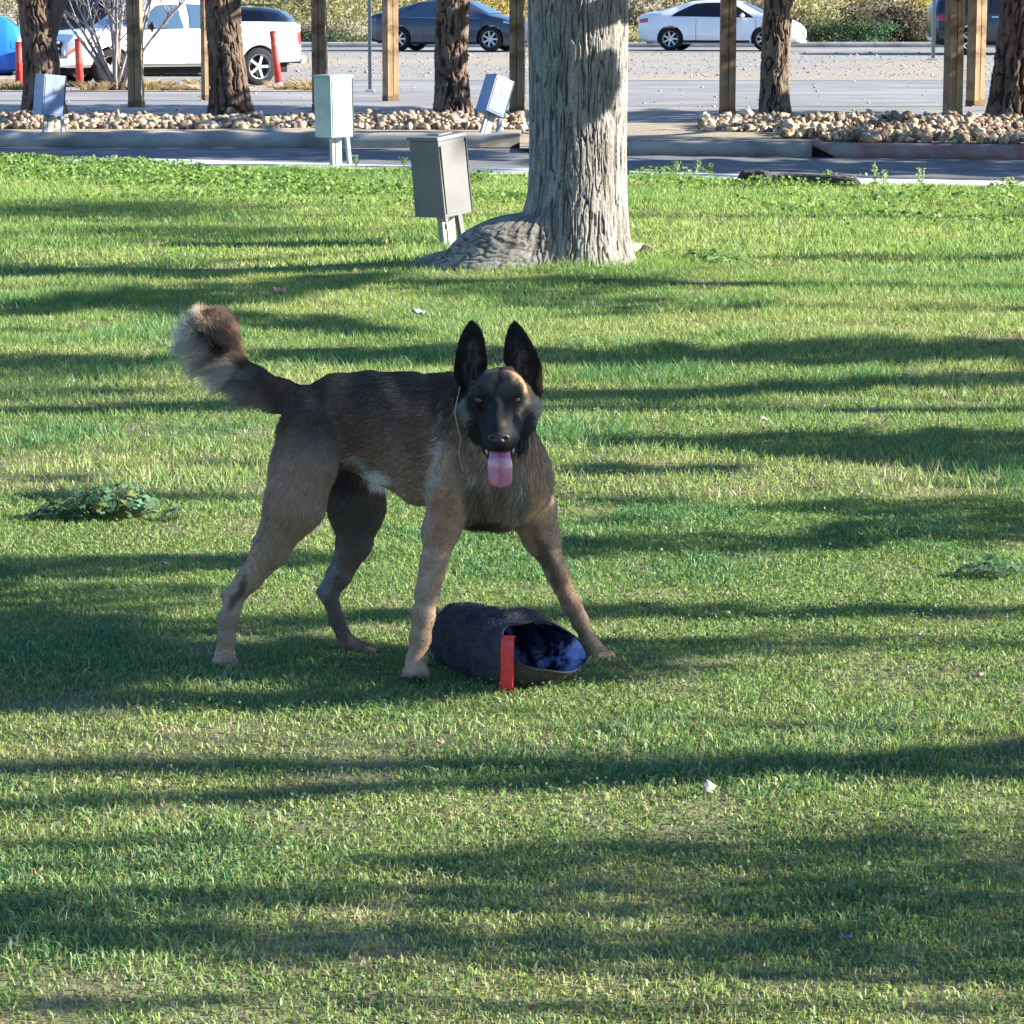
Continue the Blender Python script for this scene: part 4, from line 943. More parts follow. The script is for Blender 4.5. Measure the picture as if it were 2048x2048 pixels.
# ---------------------------------------------------------------- desert bushes beyond the far road
def bush(dx, Y, wd, h, col, label, hue=None, n=900, leaf=.10, dens=1.0, lift=.0, twigs=True, grp=None, seed=0):
    b = at(dx, 60, Y); b.z = float(terrain(Y)) - .06
    rt = tag(empty('desert_bush', b), label, 'bush', grp)
    k = 7; ctr = np.stack([(rng.random(k) - .5) * wd * .75, (rng.random(k) - .5) * wd * .5, lift + h * (.2 + .55 * rng.random(k))], -1)
    i = rng.integers(0, k, n); P = ctr[i] + rng.normal(size=(n, 3)) * np.array([wd * .13, wd * .13, h * .15]); P[:, 2] = np.abs(P[:, 2] - .02) + .02
    cc = vary(col, n, .35, hue) * (.75 + .5 * rng.random(k)[i][:, None])
    link('foliage', leafmesh('foliage', P, leaf * (.7 + .6 * rng.random(n)), cc), M_leaf, rt)
    m = MB()
    for j in range(9):
        q = Vector(ctr[j % k]) + Vector((random.uniform(-.2, .2) * wd, random.uniform(-.1, .1) * wd, random.uniform(0, .25) * h)); m.tube([(q.x * .12, q.y * .12, 0), (q.x * .5, q.y * .5, q.z * .6), tuple(q)], [.035, .02, .007], 5)
    m.build('stem', m_twig, rt)
OL, YG, GY, DG, TN, YE = (.20, .20, .12), (.31, .30, .15), (.25, .225, .18), (.07, .095, .05), (.36, .30, .22), (.50, .36, .08)
BU = [(560, 95, 3.5, 1.5, OL, 'olive bush above the tail of the pickup truck'), (640, 97, 3.6, 2.6, YG, 'yellow green bush just right of the hidden timber post'), (700, 101, 3.2, 3.2, YG, 'tall yellow green bush behind the thin post'), (590, 103, 4, 3.6, YG, 'large yellow green bush left of the thin post'),
      (620, 93.8, 2.6, .9, GY, 'low grey twiggy bush on the far kerb left of the dark blue car'), (665, 93.5, 2.4, .6, DG, 'low dark green plants on the far kerb left of the thin post'), (600, 93.6, 1.6, .55, DG, 'small dark green plant on the far kerb near the pickup'), (545, 93.6, 1.8, .5, DG, 'small dark green plant on the far kerb beside the pickup tailgate'),
      (760, 103, 4.2, 3.0, OL, 'olive bush rising behind the rear of the dark blue car'), (860, 105, 4.2, 3.2, YG, 'yellow green bush behind the roof of the dark blue car'), (960, 103, 4, 3.4, YE, 'yellow leaved bush behind the hood of the dark blue car'),
      (1195, 96, 2.0, 1.9, GY, 'grey brown twiggy bush between the big trunk and the white sedan'), (1200, 93.8, 1.2, .6, YG, 'small yellow green bush at the tail of the white sedan'), (1250, 104, 4, 3.2, YG, 'yellow green bush behind the rear window of the white sedan'), (1330, 106, 4, 3.4, OL, 'olive bush behind the roof of the white sedan'), (1420, 103, 3.4, 3, TN, 'tan bush between the timber post and the brown trunk'),
      (1530, 94.5, 1.6, 1.1, OL, 'olive bush at the nose of the white sedan'), (1560, 99, 3.0, 1.9, YG, 'yellow green bush beyond the nose of the white sedan'), (1510, 101, 3, 2.4, TN, 'tan dry bush beyond the brown trunk'), (1590, 104, 4, 3.4, YG, 'tall yellow green bush right of the white sedan'), (1660, 105, 4, 3.5, YE, 'bright yellow leaved bush in the gap at the right'),
      (1580, 94.2, 2.2, .95, DG, 'low dark green bush on the far kerb right of the white sedan'), (1625, 93.8, 2.0, .85, (.06, .13, .07), 'fresh green bush on the far kerb in the gap at the right'), (1680, 95.0, 2.8, 1.35, (.09, .075, .055), 'dark brown twiggy bush behind the fresh green bush'), (1730, 96, 3.0, 1.5, GY, 'grey dry bush left of the thin metal post at the right'),
      (1720, 102, 3.6, 2.8, YE, 'yellow leaved bush above the grey dry bush'), (1755, 94.6, 1.6, .8, (.12, .10, .07), 'low brown bush at the foot of the thin post at the right'), (1790, 104, 4, 3.4, OL, 'olive bush behind the timber posts at the right'), (1880, 106, 5, 3.6, YG, 'yellow green bush behind the black car at the right'), (500, 103, 4, 3.2, OL, 'olive bush behind the bed of the pickup truck'),
      (400, 108, 6, 3.6, TN, 'tan bush behind the cab of the pickup truck'), (250, 110, 7, 3.8, GY, 'grey bush behind the bare shrub'), (110, 110, 7, 3.6, TN, 'tan bush far behind the forked trunk'), (20, 108, 6, 3.4, (.38, .31, .23), 'pale tan bush at the far left behind the blue car')]
for i, q in enumerate(BU):
    small = q[3] < 1.2
    bush(q[0], q[1], q[2], q[3], q[4], q[5], hue={YG: (.42, .38, .20), YE: (.33, .30, .15), OL: (.26, .24, .10), TN: (.42, .36, .26), GY: (.34, .30, .24)}.get(q[4]), n=1500 if small else 3200, leaf=.09 if small else .13, grp='desert bushes beyond the far road')
# desert scrub far behind as one mass
n = 26000; Y = 112 + 60 * rng.random(n) ** 1.3; X = (rng.random(n) * 2 - 1) * (.1707 * Y + 8)
cl = fbm(X * .35, Y * .3, 71, 3); k = cl > .47; X, Y, cl = X[k], Y[k], cl[k]
Zs = terrain(Y) - .3 + 2.6 * rng.random(len(X)) * sm(.45, .6, cl)
cc = vary((.24, .22, .12), len(X), .35, (.40, .34, .22))
o = link('desert_scrub', leafmesh('desert_scrub', np.stack([X, Y, Zs], -1), .30, cc), M_leaf); tag(o, 'olive and tan desert scrub stretching behind the bushes', 'scrub', kind='stuff')
# low block beyond the bushes
p = at(1497, 10, 108); m = MB(); m.box((p.x, 108, p.z - .6), (3.0, .3, 2.2)); o = m.build('low_wall', plain('tan_block', (.50, .46, .40), .9)); tag(o, 'low pale tan wall among the bushes right of the brown trunk', 'wall')
# ---------------------------------------------------------------- weeds, edge plants, litter on the lawn
def broad(name, cx, cy, rx, ry, h, n, size, col, label, cat='weed', hue=None, grp=None, gap=.0):
    b = gnd(cx, cy); b.z = float(lawn_z(b.x, b.y)); rt = tag(empty(name, b), label, cat, grp)
    V, F, Cc = [], [], []; st = MB(); k0 = 0
    for i in range(n):
        a = random.uniform(0, 6.28); q = random.random() ** .6; x = math.cos(a) * rx * q; y = math.sin(a) * ry * q; z = h * (1 - .6 * q) * random.uniform(.15, 1.25) * (.5 + 1.0 * float(vn(x * 22 + 5, y * 22, 3))) + .006
        s_ = size * random.uniform(.6, 1.25); up = Vector((x * .9 / rx * .5 + random.uniform(-.45, .45), y / ry * .4 + random.uniform(-.6, .3), 1)).normalized(); e1 = up.orthogonal().normalized(); e1 = Matrix.Rotation(random.uniform(0, 6.28), 3, up) @ e1; e2 = up.cross(e1)
        V.append(Vector((x, y, z))); K = 11
        for j in range(K):
            t = (j / (K - 1) - .5) * 2 * math.radians(150); rr = s_ * .5 * (1 + .16 * math.cos(t * 5)) * (.92 + .1 * random.random()); V.append(Vector((x, y, z)) + (e1 * math.cos(t) + e2 * math.sin(t)) * rr + up * s_ * .10 * math.cos(t * 5))
        F += [(k0, k0 + j + 1, k0 + j + 2) for j in range(K - 1)]; k0 += K + 1
        c = np.array(col) * random.uniform(.65, 1.3)
        if hue is not None and random.random() < .2: c = np.array(hue) * random.uniform(.7, 1.1)
        Cc += [c] * (K + 1); st.tube([(x * .5, y * .5, -.01), (x * .85, y * .85, z * .6), (x, y, z)], .0014, 4, False)
    link('foliage', npmesh('foliage', V, F, np.array(Cc)), M_leaf, rt); st.build('stem', plain(name + '_stem', (.16, .20, .08), .6), rt)
random.seed(11)
broad('mallow_weed', 205, 975, .150, .10, .075, 260, .026, (.10, .19, .11), 'broad leaved green weed patch on the lawn left of the hind legs', hue=(.30, .32, .06))
broad('mallow_weed', 105, 978, .06, .05, .035, 40, .024, (.10, .17, .09), 'small end of the weed patch nearest the left edge of the lawn')
broad('mallow_weed', 330, 982, .04, .04, .03, 22, .022, (.16, .24, .14), 'tiny pale weed beside the larger weed patch left of the dog')
broad('mallow_weed', 1870, 1085, .085, .05, .035, 50, .022, (.14, .24, .12), 'low broad leaved weed at the right side of the lawn')
broad('mallow_weed', 1325, 510, .25, .2, .06, 80, .04, (.15, .25, .08), 'low weeds just right of the exposed root of the big tree')
# leafy ground cover along the lawn edge
n = 70000; X = (rng.random(n) * 2 - 1) * 6.2; D = rng.random(n) ** 1.2 * 5.4; Y = edge_lawn(X) - .08 - D
den = sm(.40, .62, fbm(X * .9, Y * .9, 61, 3)) * (1 - sm(3.0, 5.4, D)) * np.where(X < -.2, 1, .35)
k = rng.random(n) < den; X, Y, D = X[k], Y[k], D[k]; hh = .015 + .06 * rng.random(len(X)) * (.4 + sm(.45, .7, fbm(X * 2, Y * 2, 66, 2)))
cc = vary((.15, .27, .07), len(X), .4, (.24, .33, .09))
o = link('ground_cover', leafmesh('ground_cover', np.stack([X, Y, lawn_z(X, Y) + hh], -1), .036 * (.7 + .6 * rng.random(len(X))), cc, flat=.5, aspect=.8), M_leaf)
tag(o, 'leafy green ground cover along the far edge of the lawn', 'ground cover', kind='stuff')
# tall seed stalks at the edge
def stalk(dx, dy, H, label):
    b = gnd(dx, dy); rt = tag(empty('tall_weed', b), label, 'weed', 'tall weeds at the lawn edge')
    m = MB(); t = Vector((random.uniform(-.03, .03), 0, H)); m.tube([(0, 0, -.02), t * .5 + Vector((.01, 0, 0)), t], [.007, .005, .003], 5); m.build('stem', plain('weed_stem', (.22, .28, .12), .7), rt)
    P = np.array([[random.gauss(0, .014), random.gauss(0, .014), H * random.uniform(.1, 1.03)] for _ in range(60)]); link('foliage', leafmesh('foliage', P, .026, vary((.26, .34, .16), 60, .3, (.5, .5, .3))), M_leaf, rt)
for (dx, dy, H, lb) in ((1560, 345, .22, 'tall seeding weed left of the tallest one at the lawn edge'), (1650, 352, .40, 'tallest seeding weed at the lawn edge at the right'), (1668, 352, .28, 'seeding weed just right of the tallest one'), (1736, 350, .30, 'seeding weed between the tallest one and the right edge'), (1905, 350, .14, 'short seeding weed nearest the right edge'), (1275, 322, .18, 'seeding weed at the lawn edge nearest the big trunk'), (1318, 322, .24, 'seeding weed second from the big trunk'), (1340, 322, .14, 'short seeding weed third from the big trunk'), (672, 310, .18, 'seeding weed right of the green box'), (762, 312, .16, 'seeding weed left of the grey box')):
    stalk(dx, dy, H * .45, lb)
# dark chunks of broken edging
m_chunk = noisemat('charred_wood', (.025, .022, .02), (.075, .065, .055), 9, .95, bs=1, bd=.02, bscale=20)
def chunk(dx, dy, L, r, label, rz=0.0, name='dead_log', cat='log', mat=None):
    b = gnd(dx, dy); g = []; a = np.linspace(0, 2 * np.pi, 16, endpoint=False)
    for i, t in enumerate(np.linspace(-1, 1, 16)):
        q = r * (1 - .85 * abs(t) ** 6) * (.85 + .4 * fbm(a * 2 + dx, np.full(16, t * 3.), 5, 3)); g.append(np.stack([np.full(16, t * L / 2), np.cos(a) * q, np.sin(a) * q + r * .6], -1))
    o = link(name, gridmesh(name, np.array(g), wrap=True), mat or m_chunk, None, True); o.location = b; o.rotation_euler = (0, 0, rz); tag(o, label, cat); return o
chunk(1425, 348, .30, .07, 'dark rounded chunk at the left end of the logs on the lawn edge', -.4)
chunk(1530, 350, .80, .055, 'long charred log lying at the lawn edge in the middle', -.45)
chunk(1476, 348, .36, .045, 'short dark log lying between two others on the lawn edge', -.45)
chunk(1590, 352, .30, .045, 'dark stub at the right end of the logs on the lawn edge', -.45)
# litter and stones on the lawn
m_stone = noisemat('cream_stone', (.44, .36, .27), (.56, .47, .36), 30, .85, bs=.5, bd=.004); m_leafd = noisemat('dead_leaf', (.38, .22, .16), (.50, .34, .26), 20, .8); m_pale = noisemat('pale_scrap', (.26, .26, .29), (.36, .35, .38), 20, .7); m_bl = plain('pale_blue_plastic', (.12, .18, .27), .6)
def pebble(dx, dy, s_, label, mat, cat='stone', name='stone', sq=(1.2, 1, .8), lift=.45):
    b = gnd(dx, dy); me = rock_mesh(int(dx * 7 + dy), 2); me.materials.append(mat); o = bpy.data.objects.new(name, me); C.objects.link(o); o.location = (b.x, b.y, float(lawn_z(b.x, b.y)) + s_ * lift + .012); o.scale = [s_ * k for k in sq]; o.rotation_euler = (.3, .4, dx); tag(o, label, cat)
pebble(1338, 1505, .012, 'cream coloured stone on the sunlit lawn right of the centre', m_stone, sq=(1.4, 1, .7))
def scrap(dx, dy, s_, label, mat, cat, name):
    b = gnd(dx, dy); g = np.empty((6, 6, 3))
    for i in range(6):
        for j in range(6):
            x, y = (i / 5 - .5), (j / 5 - .5); w_ = 1 - .5 * (2 * y) ** 2; g[i, j] = (x * s_ * w_ * 1.5, y * s_ * 1.6, s_ * (.35 + .9 * x * x + .5 * y * y + .25 * math.sin(i * 2 + j + dx)))
    o = link(name, gridmesh(name, g), mat, None, True); o.location = (b.x, b.y, float(lawn_z(b.x, b.y)) + .012); o.rotation_euler = (.3, 0, dx); tag(o, label, cat)
    so = o.modifiers.new('thick', 'SOLIDIFY'); so.thickness = .0012
scrap(523, 564, .042, 'curled brown dead leaf on the lawn above the tail of the dog', m_leafd, 'leaf', 'dead_leaf')
scrap(787, 602, .036, 'pale crumpled scrap on the lawn left of the ears of the dog', m_pale, 'litter', 'paper_scrap')
scrap(310, 1075, .010, 'tiny pale blue scrap on the lawn left of the hind leg', m_bl, 'litter', 'plastic_scrap')
scrap(1600, 1785, .009, 'tiny pale blue scrap in the shaded grass at the lower right', m_bl, 'litter', 'plastic_scrap')
scrap(1732, 1215, .009, 'small whitish scrap in the shaded grass right of the dog', m_pale, 'litter', 'paper_scrap')
scrap(1845, 1293, .016, 'small pinkish brown leaf near the right edge of the lawn', m_leafd, 'leaf', 'dead_leaf')
scrap(830, 1420, .010, 'small pale pink leaf on the grass below the sleeve', m_leafd, 'leaf', 'dead_leaf')
scrap(1440, 800, .015, 'thin pale dead leaf on the grass right of the head of the dog', m_stone, 'leaf', 'dead_leaf')

# clover and other small leaves between the blades
n = 110000; Y = 3.7 + 9 * rng.random(n) ** .9; X = (rng.random(n) * 2 - 1) * (.1707 * Y + .9)
k = rng.random(n) < sm(.42, .62, fbm(X * 1.6 + 9, Y * 1.6, 83, 3)) * .9; X, Y = X[k], Y[k]
cc = vary((.10, .19, .07), len(X), .35, (.17, .25, .08))
o = link('clover', leafmesh('clover', np.stack([X, Y, lawn_z(X, Y) + .006 + .016 * rng.random(len(X))], -1), .0075 * (.6 + .8 * rng.random(len(X))), cc, flat=.55, aspect=.85), M_grass)
tag(o, 'small clover like leaves mixed into the lawn around the dog', 'clover', kind='stuff')
# loose stones on the verge and the lot
V0 = np.array([(1, 0, 0), (-1, 0, 0), (0, 1, 0), (0, -1, 0), (0, 0, 1), (0, 0, -1)], float); F0 = np.array([(0, 2, 4), (2, 1, 4), (1, 3, 4), (3, 0, 4), (2, 0, 5), (1, 2, 5), (3, 1, 5), (0, 3, 5)])
n = 5200; Y = np.where(rng.random(n) < .93, 68 + 16 * rng.random(n), 39 + 27 * rng.random(n)); X = (rng.random(n) * 2 - 1) * (.1707 * Y + 2); s_ = .008 + .022 * rng.random(n) ** 3 + .03 * (rng.random(n) < .02)
P = V0[None] * s_[:, None, None] * (.6 + .8 * rng.random((n, 6, 1))) * np.array([1.2, 1, .7]) + np.stack([X, Y, terrain(Y) - .02 + s_ * .3], -1)[:, None]
cc = vary((.36, .33, .29), n, .4, (.16, .14, .12)); o = link('loose_stones', npmesh('loose_stones', P.reshape(-1, 3), (F0[None] + np.arange(n)[:, None, None] * 6).reshape(-1, 3), np.repeat(cc, 6, 0)), m_rock)
tag(o, 'small loose stones scattered over the gravel verge and the parking lot', 'stones', kind='stuff')
# ---------------------------------------------------------------- the dog: one continuous surface grown from a distance field
HG = .0042
lo = np.array([-.72, YD - .30, -.02]); hi = np.array([.27, YD + .48, .93])
N = np.ceil((hi - lo) / HG).astype(int) + 1
gx, gy, gz = [(lo[i] + HG * np.arange(N[i])).astype(np.float32) for i in range(3)]
D = np.full(N, .2, np.float32); TAG = np.zeros(N, np.uint8); DRAW = np.full(N, .2, np.float32)
K1 = .00109
def prim(a, b, ra, rb, k=.02, tag_=0, A=None, sub=False):
    """round cone from a to b; A = metric that flattens it; sub = carve instead of add"""
    a = np.array(a, float); b = np.array(b, float); A = np.eye(3) if A is None else np.array(A, float)
    rm = max(ra, rb) + k + .012
    l = np.minimum(a, b) - rm; h = np.maximum(a, b) + rm
    i0 = np.clip(((l - lo) / HG).astype(int), 0, N - 1); i1 = np.clip(((h - lo) / HG).astype(int) + 2, 1, N)
    sl = tuple(slice(i0[i], i1[i]) for i in range(3))
    P = np.stack(np.meshgrid(gx[sl[0]], gy[sl[1]], gz[sl[2]], indexing='ij'), -1) - a
    P = P @ A.T; ba = (b - a) @ A.T; L2 = (ba ** 2).sum()
    t = np.clip((P @ ba) / L2, 0, 1) if L2 > 1e-12 else np.zeros(P.shape[:3])
    d = np.linalg.norm(P - t[..., None] * ba, axis=-1) - (ra + (rb - ra) * t)
    d = (d / max(1, np.linalg.norm(A, 2) ** .6)).astype(np.float32)
    cur = D[sl]
    if sub:
        hh = np.clip(.5 - .5 * (d + cur) / k, 0, 1); D[sl] = cur * (1 - hh) + (-d) * hh + k * hh * (1 - hh)
    else:
        hh = np.clip(.5 + .5 * (cur - d) / k, 0, 1); D[sl] = cur * (1 - hh) + d * hh - k * hh * (1 - hh)
        w_ = d < DRAW[sl]; TAG[sl] = np.where(w_, tag_, TAG[sl]); DRAW[sl] = np.where(w_, d, DRAW[sl])
def chain(pts, k=.02, tag_=0, A=None):
    """pts: (picture x, picture y, depth offset, radius in picture units)"""
    s_ = {0: 3, 1: 6, 8: 6, 5: 2.6, 9: 4, 7: 6, 2: 1.5}.get(tag_, 0)      # room for the fur
    for p, q in zip(pts[:-1], pts[1:]): prim(dp(*p[:3]), dp(*q[:3]), max(p[3] - s_, 5) * K1, max(q[3] - s_, 5) * K1, k, tag_, A)
FL = np.diag([1, 1.22, 1])
# torso
chain([(592, 788, .24, 62), (640, 778, .225, 70), (700, 778, .20, 78), (770, 797, .165, 97)], .03, 0, FL)
chain([(770, 800, .165, 98), (830, 828, .12, 122), (895, 868, .09, 112)], .03, 0, FL)
chain([(895, 868, .09, 106), (930, 905, .065, 88)], .03, 1)
chain([(640, 850, .2, 34), (720, 872, .19, 36), (790, 910, .16, 46)], .035, 9)
chain([(845, 800, .125, 88), (905, 775, .06, 76), (945, 768, .015, 66)], .03, 1)
chain([(955, 838, .015, 66), (955, 880, .04, 78), (965, 910, .08, 76)], .03, 1)
chain([(905, 955, .10, 44), (945, 968, .09, 30)], .03, 1)
# near hind leg
chain([(578, 822, .165, 62), (572, 880, .125, 62), (558, 948, .12, 58), (512, 1035, .135, 37)], .03, 8)
chain([(512, 1035, .135, 37), (472, 1092, .155, 25), (442, 1130, .165, 20)], .015, 5)
chain([(470, 1080, .165, 13), (425, 1124, .175, 12)], .016, 5)
chain([(442, 1130, .165, 20), (432, 1165, .163, 22), (426, 1205, .16, 19), (424, 1238, .16, 20)], .012, 5)
chain([(424, 1238, .16, 20), (424, 1252, .14, 22)], .01, 6)
for j, ox in enumerate((-17, -6, 6, 17)): chain([(424 + ox, 1246, .135, 8.5), (425 + ox * 1.15, 1256, .112 + .006 * abs(j - 1.5), 7.6)], .0015, 6)
prim(dp(458, 1080, .118), dp(446, 1112, .128), .0050, .0055, .006, 5, sub=True)
# far hind leg
chain([(640, 830, .29, 58), (665, 905, .30, 62), (672, 955, .305, 58), (668, 1025, .30, 38)], .03, 8)
chain([(668, 1025, .30, 38), (640, 1085, .30, 25), (622, 1118, .30, 20)], .015, 5)
chain([(640, 1070, .31, 12), (604, 1116, .31, 11)], .016, 5)
chain([(620, 1120, .30, 20), (634, 1168, .30, 18), (655, 1212, .29, 18)], .012, 5)
chain([(655, 1212, .29, 18), (688, 1228, .29, 15)], .01, 6)
for j, ox in enumerate((-.02, -.007, .007, .02)): chain([(688, 1228, .29 + ox, 9), (704, 1230, .285 + ox, 7)], .004, 6)
# near fore leg
chain([(872, 860, .045, 58), (855, 930, .025, 50), (833, 1000, .02, 34), (820, 1060, .015, 26)], .03, 5)
chain([(820, 1060, .015, 28), (806, 1120, .01, 25), (799, 1160, .005, 24), (792, 1205, .005, 21), (785, 1245, .0, 20)], .012, 5)
chain([(785, 1245, .0, 20), (783, 1268, -.02, 21)], .01, 6)
for j, ox in enumerate((-17, -6, 6, 17)): chain([(783 + ox, 1264, -.03, 8.5), (783 + ox * 1.2, 1276, -.050 + .006 * abs(j - 1.5), 7.6)], .0015, 6)
# far fore leg
chain([(985, 915, .12, 58), (1005, 965, .15, 45), (1022, 1015, .17, 33), (1050, 1078, .19, 24)], .03, 5)
chain([(1050, 1078, .19, 24), (1078, 1140, .215, 21), (1094, 1172, .225, 20), (1110, 1205, .235, 17), (1122, 1226, .24, 17)], .012, 5)
chain([(1122, 1226, .24, 17), (1138, 1238, .23, 14)], .01, 6)
for j, ox in enumerate((-8, 0, 9, 17)): chain([(1132 + ox, 1236 - ox * .1, .225, 8), (1138 + ox, 1242 - ox * .2, .21 + .004 * j, 7)], .004, 6)
# tail core
chain([(578, 762, .25, 38), (532, 745, .27, 32), (484, 716, .28, 26), (444, 688, .285, 23), (412, 656, .285, 24), (396, 626, .28, 27), (404, 608, .275, 26), (424, 612, .265, 21), (438, 624, .26, 13)], .02, 7)
# head
SK = np.diag([1, .85, 1.05])
chain([(944, 748, -.01, 60), (944, 742, -.045, 53)], .02, 2, SK)
chain([(916, 726, -.085, 15), (926, 722, -.085, 15)], .015, 2); chain([(972, 724, -.085, 15), (962, 722, -.085, 15)], .015, 2)
chain([(905, 768, .0, 34), (922, 818, -.025, 21)], .03, 2); chain([(989, 768, .0, 34), (972, 818, -.025, 21)], .03, 2)
chain([(944, 756, -.075, 25), (943, 788, -.118, 21), (942, 818, -.160, 18)], .016, 3)
chain([(924, 800, -.075, 22), (928, 832, -.138, 16), (934, 838, -.155, 14)], .012, 3); chain([(964, 800, -.075, 22), (958, 832, -.138, 16), (951, 838, -.155, 14)], .012, 3)
chain([(905, 762, -.085, 11), (905, 764, -.07, 12)], .01, 2)
# mouth opening and lower jaw
prim(dp(943, 862, -.165), dp(943, 850, -.10), .016, .016, .006, 3, sub=True)
chain([(943, 840, -.04, 30), (943, 868, -.10, 19), (943, 878, -.125, 14)], .010, 3)
# eye sockets
for ex in (904, 974): prim(dp(ex, 756, -.115), dp(ex, 756, -.10), .0085, .0085, .008, 2, sub=True)
# ears
EA = np.array([[1, 0, 0], [0, 3.0, 0], [0, 0, 1]])
def ear(pts, s_):
    chain([(x, y, -.035 + .00022 * (y - 610), r) for x, y, r in pts], .006, 4, EA)
    for p, q in zip(pts[1:-2], pts[2:-1]): prim(dp(p[0] + s_, p[1] + 4, -.048 + .00022 * (p[1] - 610)), dp(q[0] + s_, q[1], -.048 + .00022 * (q[1] - 610)), p[2] * K1 * .66, q[2] * K1 * .66, .005, 4, EA, sub=True)
ear([(890, 613, 5), (891, 628, 13), (891, 642, 19), (890, 660, 24), (889, 680, 27), (889, 702, 28), (894, 738, 26)], 1)
ear([(971, 610, 5), (972, 625, 13), (975, 640, 19), (979, 658, 25), (984, 678, 29), (990, 700, 31), (996, 736, 26)], -1)
# muscle and fur lumps
Pn = np.stack(np.meshgrid(gx, gz, indexing='ij'), -1)
D += ((fbm(Pn[..., 0] * 16 + 3, Pn[..., 1] * 13, 88, 2) - .5) * .006)[:, None, :].astype(np.float32)

def surface_nets(D):
    s = D < 0; nx, ny, nz = D.shape
    c = s[:-1, :-1, :-1].astype(np.uint8)
    tot = sum(s[i:nx - 1 + i, j:ny - 1 + j, k:nz - 1 + k].astype(np.uint8) for i in (0, 1) for j in (0, 1) for k in (0, 1))
    act = (tot > 0) & (tot < 8); ids = np.full(act.shape, -1, np.int32); I = np.argwhere(act); ids[act] = np.arange(len(I))
    acc = np.zeros((len(I), 3)); cnt = np.zeros(len(I))
    for ax in range(3):
        o1, o2 = [q for q in range(3) if q != ax]
        for u in (0, 1):
            for v in (0, 1):
                b0 = I.copy(); b0[:, o1] += u; b0[:, o2] += v; b1 = b0.copy(); b1[:, ax] += 1
                d0 = D[tuple(b0.T)]; d1 = D[tuple(b1.T)]; m = (d0 < 0) != (d1 < 0); t = np.where(m, d0 / np.where(m, d0 - d1, 1), 0)
                off = np.zeros((len(I), 3)); off[:, ax] = t; off[:, o1] = u; off[:, o2] = v
                acc += off * m[:, None]; cnt += m
    V = lo + HG * (I + acc / cnt[:, None])
    F = []
    for ax in range(3):
        o1, o2 = [(1, 2), (2, 0), (0, 1)][ax]
        a = s; sh = [slice(None)] * 3; sh[ax] = slice(0, -1); s0 = s[tuple(sh)]; sh[ax] = slice(1, None); s1 = s[tuple(sh)]
        E = np.argwhere(s0 != s1); E = E[(E[:, o1] > 0) & (E[:, o2] > 0) & (E[:, o1] < D.shape[o1] - 1) & (E[:, o2] < D.shape[o2] - 1)]
        def g(a1, a2): q = E.copy(); q[:, o1] -= a1; q[:, o2] -= a2; return ids[tuple(q.T)]
        f = np.stack([g(1, 1), g(0, 1), g(0, 0), g(1, 0)], -1); ins = s0[tuple(E.T)]
        f[~ins] = f[~ins][:, ::-1]; F.append(f)
    return V, np.concatenate(F)
V, F = surface_nets(D)
# keep the largest connected piece is implied; smooth twice
for it in range(2):
    acc = np.zeros_like(V); cnt = np.zeros(len(V))
    for i in range(4):
        a, b_ = F[:, i], F[:, (i + 1) % 4]
        np.add.at(acc, a, V[b_]); np.add.at(cnt, a, 1)
    V = V * .5 + .5 * acc / np.maximum(cnt, 1)[:, None]
def sample(G, P):
    q = (P - lo) / HG; i = np.clip(np.floor(q).astype(int), 0, N - 2); f = q - i; r = 0
    for a in (0, 1):
        for b_ in (0, 1):
            for c in (0, 1):
                r = r + G[i[:, 0] + a, i[:, 1] + b_, i[:, 2] + c] * (f[:, 0] if a else 1 - f[:, 0]) * (f[:, 1] if b_ else 1 - f[:, 1]) * (f[:, 2] if c else 1 - f[:, 2])
    return r
def grad(P):
    e = HG; g = np.stack([sample(D, P + np.eye(3)[k] * e) - sample(D, P - np.eye(3)[k] * e) for k in range(3)], -1)
    return g / (np.linalg.norm(g, axis=1)[:, None] + 1e-9)
def tags(P):
    q = np.clip(np.round((P - lo) / HG).astype(int), 0, N - 1); return TAG[q[:, 0], q[:, 1], q[:, 2]]
def hit(dx, dy, d0=-.30):
    """first point of the dog's skin behind the picture position"""
    for k in range(900):
        d = d0 + k * .001; p = np.array([dp(dx, dy, d)])
        if (p > lo).all() and (p < hi).all() and sample(D, p)[0] < 0: return Vector(p[0])
    return Vector(dp(dx, dy, 0))
